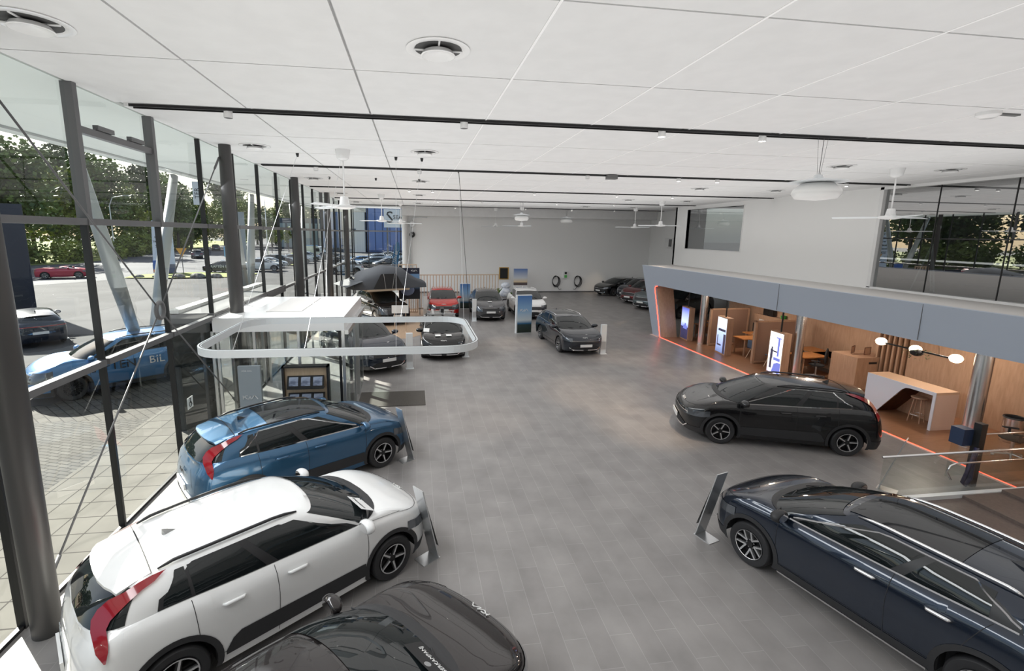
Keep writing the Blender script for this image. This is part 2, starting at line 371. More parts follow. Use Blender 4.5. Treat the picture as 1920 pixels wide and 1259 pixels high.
# steel columns under the bulkhead
for i, (cy_, lb) in enumerate(((9.2, 'polished steel column beside the white counter'), (14.95, 'polished steel column behind the black car roof'), (20.35, 'polished steel column left of the first wooden partition'))):
    b = MB(); b.lathe([(.0, 0), (.19, 0), (.17, .02), (.17, 2.62)], n=32)
    o = b.obj('steel_column', STEEL, smooth='auto', loc=(13.45 + (.0 if i != 1 else .25), cy_, 0)); o['kind'] = 'structure'; o['label'] = lb
# ---------------------------------------------------- glass facade on the left
MY = [6.0 + 2.12 * k for k in range(-6, 17)]
MY = [y for y in MY if y < YF - .3] + [YF]
for k, (y0, y1) in enumerate(zip(MY, MY[1:])):
    w = MB(); thick = (k in (7, 8, 16, 17)); d = .10 if thick else .05
    mm = GREYM
    w.box((XG - .05, y0 - .022, 0), (XG + .05, y0 + .022, 5.06 if thick else ZC), BLACK)
    if thick: w.box((XG - .06, y0 - d / 2, 5.06), (XG + d, y0 + d / 2, ZC), mm)
    for z, h in ((2.9, .10), (5.11, .10)): w.box((XG - .03, y0 + d / 2, z - h / 2), (XG + .09, y1 - .025, z + h / 2), mm)
    w.box((XG - .03, y0 + d / 2, 0), (XG + .03, y1 - .025, .05), BLACK)
    if k in (7, 16): w.box((XG - .03, y0 + d / 2, 6.42), (XG + .07, y1 - .025, 6.52), mm)
    o = w.obj('window_%d' % (k + 3)); o['kind'] = 'structure'
    if k in (7, 16):
        for q in (.45, 1.35):
            h = MB(); h.box((XG + .02, y0 + q, 6.53), (XG + .10, y0 + q + .42, 6.60)); h.tube([(XG + .06, y0 + q - .05, 6.52), (XG + .06, y0 + q + .08, 6.58)], .012, n=6); h.obj('opener', GREYM, o)
    g = MB()
    for z0, z1 in ((.05, 2.85), (2.95, 5.06), (5.16, ZC)):
        g.quad([(XG, y0, z0), (XG, y1, z0), (XG, y1, z1), (XG, y0, z1)])
    if 15.0 > y0 > 11.5: g = MB(); [g.quad([(XG, y0, z0), (XG, y1, z0), (XG, y1, z1), (XG, y0, z1)]) for z0, z1 in ((2.95, 5.06), (5.16, ZC))]
    g.obj('pane', FACGLASS, o)
# end glass wall
w = MB(); g = MB()
for x in (-4.92, -3.75, -1.12): w.box((x - .03, YF - .05, 0), (x + .03, YF + .05, ZC), BLACK)
for z in (2.35, 5.15): w.box((-4.95, YF - .03, z - .05), (-1.0, YF + .04, z + .05), GREYM)
o = w.obj('window_30'); o['kind'] = 'structure'
g.quad([(XG, YF, 0), (-1.0, YF, 0), (-1.0, YF, ZC), (XG, YF, ZC)]); g.obj('pane', FACGLASS, o)
# round columns on the facade line
CY = [5.9 - 7.1, 5.9, 13.05, 20.05, 27.1, 34.2]
for i, y in enumerate(CY):
    b = MB(); b.lathe([(.155, 0), (.165, 2.5), (.17, 4), (.16, 5.6), (.14, ZC)], n=28)
    o = b.obj('facade_column', COLM, smooth='auto', loc=(-4.62, y, 0)); o['kind'] = 'structure'
b = MB(); b.lathe([(.25, 0), (.25, ZC)], n=28); o = b.obj('corner_column', WHITE, smooth='auto', loc=(-.75, YF - .35, 0)); o['kind'] = 'structure'
# cross bracing rods between the first two columns
t = thing('cross_brace', 'thin steel rods crossing at an oval ring between the two nearest facade columns', 'brace', (-4.72, 9.5, 3.52))
ends = [(5.98, 7.0), (13.0, 6.85), (13.0, .35), (5.98, .35)]
for (ye, ze) in ends:
    v = Vector((0, ye - 9.5, ze - 3.52)); u = v.normalized(); b = MB(); b.tube([u * .13, v], .014, n=8); b.tube([v - u * .55, v - u * .12], .026, n=8); b.obj('rod', GREYM, t, smooth=True)
b = MB(); b.tube([(0, .13 * cos(a), .15 * sin(a)) for a in [2 * pi * k / 20 for k in range(20)]], .04, closed=True, n=8); b.obj('ring', GREYM, t, smooth=True)
# canopy outside
b = MB(); b.box((-8.4, YB - 8, ZC), (XG - .02, 52, ZC + .5), SOFFIT)
b.box((-8.52, YB - 8, ZC - .03), (-8.38, 52, ZC + .1), STRUT)
b.add([(-8.5, YB - 8, ZC + .02), (-9.5, YB - 8, ZC + .12), (-9.5, 52, ZC + .12), (-8.5, 52, ZC + .02), (-8.5, YB - 8, ZC + .6), (-9.5, YB - 8, ZC + .5), (-9.5, 52, ZC + .5), (-8.5, 52, ZC + .6)], [(0, 1, 2, 3), (4, 7, 6, 5), (1, 5, 6, 2), (0, 4, 5, 1), (3, 2, 6, 7)], SOFFIT)
b.box((-6, YB - 8, ZC + .5), (XR, 52, ZC + .7), SOFFIT)
struct('trim_6', b)
for y, wh in ((7.6, 'nearest'), (12.2, 'second nearest'), (16.8, 'third'), (21.4, 'fourth'), (26.0, 'farthest')):
    b = MB(); b.lathe([(0, 0), (.13, 0), (.15, -.012), (.15, .01)], n=20); tag(b.obj('downlight', ALU, loc=(-6.9, y, ZC - .004)), 'round recessed downlight in the outdoor canopy soffit, %s of five' % wh, 'downlight', 'canopy soffit downlights')
# V struts outside
def strut(y0, ya, yb, lb):
    t = thing('canopy_strut', lb, 'strut', (-9.2, y0, 0))
    for yy in (ya, yb):
        b = MB(); b.tube([(0, 0, 0), (-.08, (yy - y0) * .5, 3.5), (-.12, yy - y0, ZC)], [.13, .22, .15], n=14); b.obj('leg', STRUT, t, smooth=True)
    b = MB(); b.lathe([(0, 0), (.3, 0), (.3, .04), (0, .04)], n=16); b.obj('base_plate', STRUT, t)
strut(17.4, 15.2, 20.8, 'nearest grey V shaped canopy strut standing behind the blue car outside')
strut(28.0, 26.6, 29.9, 'second grey V shaped canopy strut outside, near the dark parked saloon')
strut(41.0, 39.0, 43.0, 'third grey V shaped canopy strut outside')
strut(6.5, 4.0, 9.0, 'grey V shaped canopy strut outside left of the frame')
# ---------------------------------------------------- vestibule
VX0, VX1, VY0, VY1, VZ = -4.9, -1.78, 12.15, 16.15, 2.9
b = MB(); b.box((VX0, VY0, 2.55), (VX1, VY1, VZ), WHITEGL); b.box((-3.9, VY0 + .9, VZ), (-3.0, VY1 - .4, VZ + .015), SHELF); b.box((-5.9, 12.3, 2.75), (VX0, 19.0, 3.0), GREYM); b.box((-5.95, 12.3, 2.98), (-5.7, 19.0, 3.08), CONC)
b.box((-5.9, 12.3, 0), (-5.75, 13.6, 2.75), BLACK); b.box((-5.9, 16.8, 0), (-5.75, 19, 2.75), BLACK); b.box((-5.9, 12.25, 0), (-5.0, 12.35, 2.75), CGLASS)
struct('vestibule_roof', b)
t = MB().obj('window_40'); t['kind'] = 'structure'
def gl(a, c, nm='pane', m=INGLASS):
    b = MB(); b.box(a, c); return b.obj(nm, m, t)
def fr(a, c, m=ALU): b = MB(); b.box(a, c); return b.obj('window_frame', m, t)
for x in (VX0 + .1, -3.95, -2.9, VX1 - .12): fr((x - .03, VY0 - .03, 0), (x + .03, VY0 + .03, 2.55), ALU if x < -2 else BLACK)
gl((VX0, VY0 - .006, .05), (VX1 - .1, VY0 + .006, 2.55)); gl((VX0, VY1 - .006, .05), (VX1 - .1, VY1 + .006, 2.55))
for x in (VX0 + .1, -3.4, VX1 - .1): fr((x - .03, VY1 - .03, 0), (x + .03, VY1 + .03, 2.55))
for y in (VY0, 13.5, 14.8, VY1): fr((VX1 - .07, y - .035, 0), (VX1, y + .035, 2.55))
gl((VX1 - .04, VY0, .05), (VX1 - .03, 13.5, 2.55)); gl((VX1 - .04, 14.8, .05), (VX1 - .03, VY1, 2.55))
gl((VX1 + .03, 12.6, .05), (VX1 + .04, 13.7, 2.45)); gl((VX1 + .03, 14.6, .05), (VX1 + .04, 15.7, 2.45))
fr((VX1 + .02, 13.66, 0), (VX1 + .07, 13.72, 2.45)); fr((VX1 + .02, 14.58, 0), (VX1 + .07, 14.64, 2.45)); fr((VX1, VY0, 2.45), (VX1 + .1, VY1, 2.56))
for y in (12.3, 13.5, 14.8, 16.1): fr((XG - .04, y - .04, 0), (XG + .04, y + .04, 2.55))
gl((XG - .01, 12.3, .05), (XG, 13.5, 2.5)); gl((XG - .01, 14.8, .05), (XG, 16.1, 2.5))
b = MB(); b.box((-1.7, 13.45, 0), (.28, 14.75, .018)); tag(b.obj('door_mat', MATM), 'dark grey rectangular mat on the floor in front of the glass vestibule', 'mat')
# light ring hanging over the vestibule
t = thing('ceiling_ring', 'large pale metal oval ring hanging in front of the glass vestibule', 'hanging ring', (-1.35, 10.15, 2.9))
pts = []; A, B_, r_ = 2.55, 1.6, .62
for (sx, sy, a0) in ((1, 1, 0), (-1, 1, 90), (-1, -1, 180), (1, -1, 270)):
    for k in range(9):
        a = radians(a0 + 90 * k / 8); pts.append((sx * (A - r_) + r_ * cos(a), sy * (B_ - r_) + r_ * sin(a)))
def ringmesh(o, i, z0, z1, m):
    b = MB(); n = len(pts); vs = []
    for (x, y) in pts:
        nx, ny = x - max(-(A - r_), min(A - r_, x)), y - max(-(B_ - r_), min(B_ - r_, y)); q = sqrt(nx * nx + ny * ny) or 1; nx /= q; ny /= q
        for (d, z) in ((o, z0), (o, z1), (i, z1), (i, z0)): vs.append((x + nx * d, y + ny * d, z))
    fs = []
    for k in range(n):
        kk = (k + 1) % n
        for e in range(4): fs.append((k * 4 + e, kk * 4 + e, kk * 4 + (e + 1) % 4, k * 4 + (e + 1) % 4))
    b.add(vs, fs, m); return b
ringmesh(.03, -.03, -.08, .06, ALUW).obj('rail', None, t)
ringmesh(.0, -.016, .058, .064, BLACK).obj('track_groove', None, t)
for (x, y, hx, hy) in ((-1.8, -1.6, -1.76, 3.85), (-.6, -1.6, -.6, 3.9), (1.0, -1.6, .87, 3.9), (1.0, 1.6, 1.59, 3.96), (-.8, 1.6, -1.85, 9.2), (2.5, .9, 2.85, 6.35)):
    b = MB(); b.tube([(x, y, .05), (hx, hy, 4.17)], .004, n=5); b.lathe([(0, 0), (.03, 0), (.02, .06), (0, .06)], c=(hx, hy, 4.12), n=8); b.obj('wire', ALU, t)
# ================================================ CARS
def lerp(a, b, t): return a + (b - a) * t
def curve(pts):
    def f(x):
        if x <= pts[0][0]: return pts[0][1]
        for (x0, y0), (x1, y1) in zip(pts, pts[1:]):
            if x <= x1:
                t = (x - x0) / (x1 - x0); return lerp(y0, y1, t)
        return pts[-1][1]
    return f
def scurve(pts):   # catmull-rom
    def f(x):
        if x <= pts[0][0]: return pts[0][1]
        if x >= pts[-1][0]: return pts[-1][1]
        for i in range(len(pts) - 1):
            x0, y0 = pts[i]; x1, y1 = pts[i + 1]
            if x <= x1:
                d = x1 - x0; m0 = ((y1 - pts[i - 1][1]) / (x1 - pts[i - 1][0])) if i > 0 else (y1 - y0) / d
                m1 = ((pts[i + 2][1] - y0) / (pts[i + 2][0] - x0)) if i + 2 < len(pts) else (y1 - y0) / d
                t = (x - x0) / d; return (2 * t**3 - 3 * t * t + 1) * y0 + (t**3 - 2 * t * t + t) * d * m0 + (-2 * t**3 + 3 * t * t) * y1 + (t**3 - t * t) * d * m1
    return f
BASE = dict(xf=2.23, xr=2.19, W=.91, wb=2.72, H=1.54, tr=.335, cf=.62, cr=.42,
            belt=[(-2.2, 1.02), (-1.6, 1.10), (-.6, 1.07), (.7, 1.035), (1.1, 1.02), (1.7, .95), (2.1, .86), (2.25, .80)],
            roof=[(-2.1, 1.36), (-1.6, 1.465), (-.9, 1.525), (-.2, 1.545), (.15, 1.53), (.4, 1.49)],
            cx0=1.25, cx1=.93, cz=1.085, rx0=2.06, rx1=1.52, rz=1.10, hf=.38, hfc=.20, hr=1.66, hrc=1.40, yR=.62, hatch=True,
            rails='black', rims='five', spoiler=.20, clad='panel', ant=True, lamp='boomerang', bpil='black', chrome=False)
class Shell:
    def __init__(s, P):
        s.P = P; R = P['tr'] + .065; s.R = R; ax = P['wb'] / 2; s.ax = ax
        s.beltf = scurve(P['belt']); s.rooff = scurve(P['roof'])
        cf, cr = P['xf'] - P['cf'], -(P['xr'] - P['cr']); s.cfx, s.crx = cf, cr
        xs = set()
        for a in (ax, -ax):
            for k in range(17): xs.add(round(a + R * cos(pi * k / 16), 5))
            xs.add(a + R + .002); xs.add(a - R - .002)
        x = cr
        while x < cf:
            if all(abs(x - q) > .03 for q in xs): xs.add(round(x, 5))
            x += .13
        side = sorted([x for x in xs if cr + .004 < x < cf - .004], reverse=True)
        s.cols = []
        capx = sorted([x for x in xs if x >= cf - .004], reverse=True)
        K = 16; th = [(90.0 * k / K) for k in range(K)]
        # angles in the front cap that hit wanted x
        for x in capx:
            q = min(1, max(0, (x - cf) / (P['xf'] - cf))); th.append(math.degrees(math.acos(q ** (P.get('nf', 2.6) / 2))))
        th = sorted(set(round(t, 3) for t in th)); th2 = []
        for t in th:
            if any(abs(t - math.degrees(math.acos(min(1, max(0, (x - cf) / (P['xf'] - cf))) ** (P.get('nf', 2.6) / 2)))) < .01 for x in capx) or not any(abs(t - u) < 1.2 for u in th2): th2.append(t)
        s.cols += [('f', t) for t in th2 if t < 90] + [('s', x) for x in [cf] + side + [cr]]
        capr = sorted([x for x in xs if x <= cr + .004]); thr = [90.0 * k / 12 for k in range(11, -1, -1)]
        s.nr = P.get('nr', 3.2)
        for x in capr: thr.append(math.degrees(math.acos(min(1, max(0, (cr - x) / (P['xr'] + cr))) ** (s.nr / 2))))
        s.cols += [('r', t) for t in sorted(set(round(t, 3) for t in thr), reverse=True) if t < 89.9]
        s.N = len(s.cols)
        s.nom = [s.plan(i, .6) for i in range(s.N)]
        # arc length
        s.arc = [0]
        for i in range(1, s.N): s.arc.append(s.arc[-1] + (Vector(s.nom[i]) - Vector(s.nom[i - 1])).length)
        s.iA = min(range(s.N), key=lambda i: abs(s.nom[i][0] - P['cx1'])); s.iC = min(range(s.N), key=lambda i: abs(s.nom[i][0] + P['rx1']) + (100 if s.nom[i][0] > 0 else 0))
    def hw(s, z, x=0):
        W = s.P['W']; a = max(0, (z - .70) / .32); c = max(0, (.55 - z) / .35)
        f = 1 - .055 * a * a - .035 * c * c
        if abs(x) < 1.2: f -= .012 * math.exp(-((z - .52) / .12) ** 2) * (1 - (x / 1.2) ** 2)
        f -= .02 * max(0, (x / 2.0)) ** 2
        return W * f
    def plan(s, i, z):
        P = s.P; i = max(0, min(s.N - 1, i)); i0 = int(i)
        if i0 != i:
            p0 = s.plan(i0, z); p1 = s.plan(i0 + 1, z); t = i - i0; return (lerp(p0[0], p1[0], t), lerp(p0[1], p1[1], t))
        k, v = s.cols[i0]
        if k == 's': return (v, s.hw(z, v))
        t = radians(v)
        if k == 'f':
            n = P.get('nf', 2.6); X = P['xf'] - .16 * max(0, (z - .52) / .4) ** 2 - .10 * max(0, (.45 - z) / .3) ** 2
            return (s.cfx + (X - s.cfx) * cos(t) ** (2 / n), s.hw(z, s.cfx) * sin(t) ** (2 / n))
        n = s.nr; X = P['xr'] - P.get('rl', .10) * max(0, (z - .55) / .45) ** 1.5 - .10 * max(0, (.45 - z) / .3) ** 2
        return (s.crx - (X + s.crx) * cos(t) ** (2 / n), s.hw(z, s.crx) * sin(t) ** (2 / n))
    def low(s, i):
        x, y = s.nom[i]; base = .20 if abs(x) < s.ax else .22
        for a in (s.ax, -s.ax):
            d = abs(x - a)
            if d <= s.R + .0005: return max(base, s.P['tr'] + sqrt(max(0, s.R ** 2 - d * d)))
        return base
    def top(s, i):
        x, y = s.nom[int(i)] if i == int(i) else (lerp(s.nom[int(i)][0], s.nom[min(s.N - 1, int(i) + 1)][0], i - int(i)), 0)
        return s.beltf(x)
    def bpt(s, i, z, off=0):
        """point on the body side for (fractional) column i at height z"""
        tz = s.top(i); x, y = s.plan(i, z); q = (z - (tz - .10)) / .10
        if q > 0:
            k = .035 * q * q; j = int(min(i, s.N - 1)); cx = s.nom[j][0]
            if abs(cx) < s.cfx and s.cols[j][0] == 's': y -= k
            else: L = sqrt(x * x * .3 + y * y) or 1; x -= k * (1 if x > 0 else -1) * abs(x * .3) / L * 2; y -= k * y / L
        p = Vector((x, y, z))
        if off:
            d = .5; a = Vector((*s.plan(min(s.N - 1, i + d), z), z)) - Vector((*s.plan(max(0, i - d), z), z)); n = a.cross(Vector((0, 0, 1)))
            n.normalize(); cap = max(0, x - s.cfx) - max(0, s.crx - x)
            if n.x * cap * 3 + n.y * (abs(y) * .5 + .001) < 0: n = -n
            p += n * off
        return p
    def Apt(s, i):
        P = s.P; x, y = s.plan(i, s.top(i))
        if i < s.iA:
            f = (s.arc[int(i)] + (s.arc[min(s.N - 1, int(i) + 1)] - s.arc[int(i)]) * (i - int(i))) / s.arc[s.iA]
            a = f * pi / 2; yA = s.bpt(s.iA, s.top(s.iA)).y - .015
            return Vector((P['cx1'] + (P['cx0'] - P['cx1']) * cos(a), yA * sin(a) ** .85, lerp(P['cz'], s.top(s.iA) + .012, f ** 2)))
        if i > s.iC:
            L = s.arc[-1] - s.arc[s.iC]; ii = min(i, s.N - 1); ar = s.arc[int(ii)] + (s.arc[min(s.N - 1, int(ii) + 1)] - s.arc[int(ii)]) * (ii - int(ii)); f = (s.arc[-1] - ar) / L
            a = f * pi / 2; yA = s.bpt(s.iC, s.top(s.iC)).y - .015
            return Vector((-P['rx1'] - (P['rx0'] - P['rx1']) * cos(a) ** .6, yA * sin(a) ** .7, lerp(P['rz'], s.top(s.iC) + .012, f ** 3)))
        q = s.bpt(i, s.top(i)); return Vector((q.x, q.y - .015, q.z + .012))
    def roofz(s, x, y):
        return s.rooff(x) - .055 * (y / s.P['yR']) ** 2
    def Rpt(s, i):
        P = s.P; yR = P['yR']
        if i < s.iA:
            f = (s.arc[int(i)] + (s.arc[min(s.N - 1, int(i) + 1)] - s.arc[int(i)]) * (i - int(i))) / s.arc[s.iA]; a = f * pi / 2
            x = P['hfc'] + (P['hf'] - P['hfc']) * cos(a); y = yR * sin(a) ** .85
        elif i > s.iC:
            L = s.arc[-1] - s.arc[s.iC]; ii = min(i, s.N - 1); ar = s.arc[int(ii)] + (s.arc[min(s.N - 1, int(ii) + 1)] - s.arc[int(ii)]) * (ii - int(ii)); f = (s.arc[-1] - ar) / L
            a = f * pi / 2; x = -P['hrc'] - (P['hr'] - P['hrc']) * cos(a) ** .6; y = yR * .94 * sin(a) ** .7
        else:
            xa = s.nom[s.iA][0]; xc = s.nom[s.iC][0]; ii = int(i); xx = lerp(s.nom[ii][0], s.nom[min(s.N - 1, ii + 1)][0], i - ii); t = (xa - xx) / (xa - xc)
            x = lerp(P['hfc'], -P['hrc'], t); y = yR * lerp(1, .94, t * t) + .02 * sin(pi * t)
        return Vector((x, y, s.roofz(x, y) - .012))
    def gpt(s, i, v, off=0):
        a = s.Apt(i); r = s.Rpt(i); p = a.lerp(r, v); o = Vector((p.x if (i < s.iA or i > s.iC) else 0, p.y, 0))
        if o.length > 0: o.normalize()
        p += o * .035 * sin(pi * v) + Vector((0, 0, .01 * sin(pi * v)))
        if off:
            a1 = s.Apt(min(s.N - 1, i + .5)).lerp(s.Rpt(min(s.N - 1, i + .5)), v) - s.Apt(max(0, i - .5)).lerp(s.Rpt(max(0, i - .5)), v); n = a1.cross(r - a)
            if n.length < 1e-6: n = o
            n.normalize()
            if n.z < 0: n = -n
            p += n * off
        return p
    def hpt(s, i, u, off=0):
        b = s.bpt(i, s.top(i)); a = s.Apt(i); p = b.lerp(a, u); L = min(1, (b - a).length / .6)
        p.z += (.05 if i < s.iA else .02) * L * sin(pi * u) ** .8 + off
        return p
    def side(s, x, z, off=.012):
        best = None
        for i4 in range(s.iA * 4, (s.N - 1) * 4):
            i = i4 / 4; i2 = i4 // 2
            if abs(s.nom[i2 // 2][0] - x) > .6: continue
            for j in range(0, 31):
                for surf in (0, 1):
                    if surf: p = s.gpt(i, j / 30)
                    else:
                        t = s.top(i2 // 2); p = s.bpt(i, lerp(.6, t, j / 30))
                    d = (p.x - x) ** 2 + (p.z - z) ** 2
                    if (best is None or d < best[0]) and p.y > .45: best = (d, p, i, (j / 30) if surf else lerp(.6, t, j / 30), surf)
        return s.gpt(best[2], best[3], off) if best[4] else s.bpt(best[2], best[3], off)
    def colx(s, x, front=True):
        for i in range(s.N - 1):
            if s.nom[i][0] >= x >= s.nom[i + 1][0] and s.nom[i][0] > s.nom[i + 1][0]: return i + (s.nom[i][0] - x) / (s.nom[i][0] - s.nom[i + 1][0])
        return 0 if x > 0 else s.N - 1
    def coly(s, y, front=True):
        if front:
            for i in range(s.N - 1):
                if s.nom[i][1] <= y <= s.nom[i + 1][1]: return i + (y - s.nom[i][1]) / max(1e-6, s.nom[i + 1][1] - s.nom[i][1])
        else:
            for i in range(s.N - 1, 0, -1):
                if s.nom[i][1] <= y <= s.nom[i - 1][1]: return i - (y - s.nom[i][1]) / max(1e-6, s.nom[i - 1][1] - s.nom[i][1])
        return 0
def mirror_rows(b, rows, m=None, flip=False, both=True):
    b.grid(rows, m, flip)
    if both: b.grid([[(p[0], -p[1], p[2]) for p in r] for r in rows], m, not flip)
def patch(s, surf, a0, a1, b0, b1, n=10, m_=4, off=.004, both=True, mtl=None, b=None, flip=False):
    b = b or MB(); f = {'b': s.bpt, 'g': s.gpt, 'h': s.hpt}[surf]; rows = []
    for k in range(n + 1):
        t = k / n; i = lerp(a0, a1, t); lo = b0(t) if callable(b0) else b0; hi = b1(t) if callable(b1) else b1
        rows.append([tuple(f(i, lerp(lo, hi, j / m_), off)) for j in range(m_ + 1)])
    mirror_rows(b, rows, mtl, flip, both); return b
def ribbon(s, pts, w, b, surf='b', off=.003, both=True, mtl=None):
    f = {'b': s.bpt, 'g': s.gpt, 'h': s.hpt}[surf]; P = [Vector(f(i, v, off)) for i, v in pts]; rows = []
    for k, p in enumerate(P):
        d = (P[min(k + 1, len(P) - 1)] - P[max(0, k - 1)])
        if d.length < 1e-6: d = Vector((1, 0, 0))
        d.normalize(); n = Vector((0, 1, 0)) if surf != 'h' else Vector((0, 0, 1))
        if surf == 'b' and abs(p.x) > s.cfx + .25: n = Vector((1, 0, 0))
        e = d.cross(n); e.normalize(); rows.append([tuple(p + e * w / 2), tuple(p - e * w / 2)])
    mirror_rows(b, rows, mtl, both=both)
WHEELS = {}
def wheel_mesh(kind, tr, bright):
    key = (kind, round(tr, 3), bright)
    if key in WHEELS: return WHEELS[key]
    r = tr; w = .105; rr = r * .66
    b = MB(); b.lathe([(rr, -w), (r * .93, -w), (r * .985, -w + .02), (r, -w + .045), (r, w - .045), (r * .985, w - .02), (r * .93, w), (rr + .02, w - .002), (rr, w - .012), (rr, -w)], axis='y', n=40)
    tyre = b.obj('tyre', RUBBER, smooth='auto').data
    b = MB(); b.lathe([(0, -.02), (rr * .9, -.03), (rr, w - .02), (rr * 1.0, w - .005), (rr * .955, w - .004), (rr * .93, w - .03), (rr * .9, .0), (0, .0)], axis='y', n=40, m=RIMB)
    br = RIMS if bright else RIMB
    if kind == 'five':
        b.lathe([(rr * .955, w - .002), (rr * .985, w + .002), (rr * .925, w + .002), (rr * .915, w - .008)], axis='y', n=40, m=br)
        for k in range(5):
            a = 2 * pi * k / 5; u = Vector((cos(a), 0, sin(a))); v = Vector((-sin(a), 0, cos(a)))
            for (h0, h1, r0, r1, y0, y1, mm) in ((.014, .011, .05, rr * .93, w - .045, w - .004, br), (.035, .028, .03, rr * .94, w - .065, w - .02, RIMB)):
                q = [u * r0 - v * h0, u * r0 + v * h0, u * r1 + v * h1, u * r1 - v * h1]
                vs = [(p.x, y0, p.z) for p in q[:2]] + [(p.x, y0 + .012, p.z) for p in q[2:]] + [(p.x, y1 - .01, p.z) for p in q[:2]] + [(p.x, y1, p.z) for p in q[2:]]
                b.add(vs, [(4, 5, 6, 7), (0, 4, 7, 3), (1, 2, 6, 5), (2, 3, 7, 6)], mm)
            q = [u * rr * .86, u * rr * .95 + v * .035, u * rr * .95 - v * .035]; b.add([(p.x, w - .002, p.z) for p in q], [(0, 1, 2)], br)
    else:
        ns = 5 if kind == 'star' else 8
        for k in range(ns):
            a = 2 * pi * k / ns
            for sgn in (-1, 1):
                pts = [(0.30, 0.0), (.55, sgn * .22), (.97, sgn * (.36 if ns == 5 else .2))]; hw = (.10 if ns == 5 else .05) * rr
                for (r0, t0), (r1, t1) in zip(pts, pts[1:]):
                    p0 = Vector((cos(a + t0), 0, sin(a + t0))) * rr * r0; p1 = Vector((cos(a + t1), 0, sin(a + t1))) * rr * r1; d = (p1 - p0).normalized(); e = Vector((-d.z, 0, d.x)) * hw * .55
                    y0 = w - .04 + .035 * r0; y1 = w - .04 + .035 * r1
                    b.add([(p0 + e)[:1][0:1] + (y0, (p0 + e).z) if False else ((p0 + e).x, y0, (p0 + e).z), ((p0 - e).x, y0, (p0 - e).z), ((p1 - e).x, y1, (p1 - e).z), ((p1 + e).x, y1, (p1 + e).z),
                           ((p0 + e).x, y0 - .04, (p0 + e).z), ((p0 - e).x, y0 - .04, (p0 - e).z), ((p1 - e).x, y1 - .04, (p1 - e).z), ((p1 + e).x, y1 - .04, (p1 + e).z)],
                          [(0, 1, 2, 3), (0, 3, 7, 4), (1, 5, 6, 2)], br)
        b.lathe([(rr * .96, w - .004), (rr * .99, w + .002), (rr * .975, w + .002)], axis='y', n=40, m=br)
    b.lathe([(0, w - .03), (.045, w - .03), (.055, w - .05), (.06, 0)], axis='y', n=16, m=RIMB)
    for k in range(5):
        a = 2 * pi * (k + .5) / 5; b.ball((.062 * cos(a), w - .05, .062 * sin(a)), .011, RIMS, 6, 4)
    rim = b.obj('rim', None, smooth='auto').data
    for n_ in ('tyre', 'rim'):
        for o in [o for o in bpy.data.objects if o.data in (tyre, rim)]: bpy.data.objects.remove(o)
        break
    WHEELS[key] = (tyre, rim); return WHEELS[key]
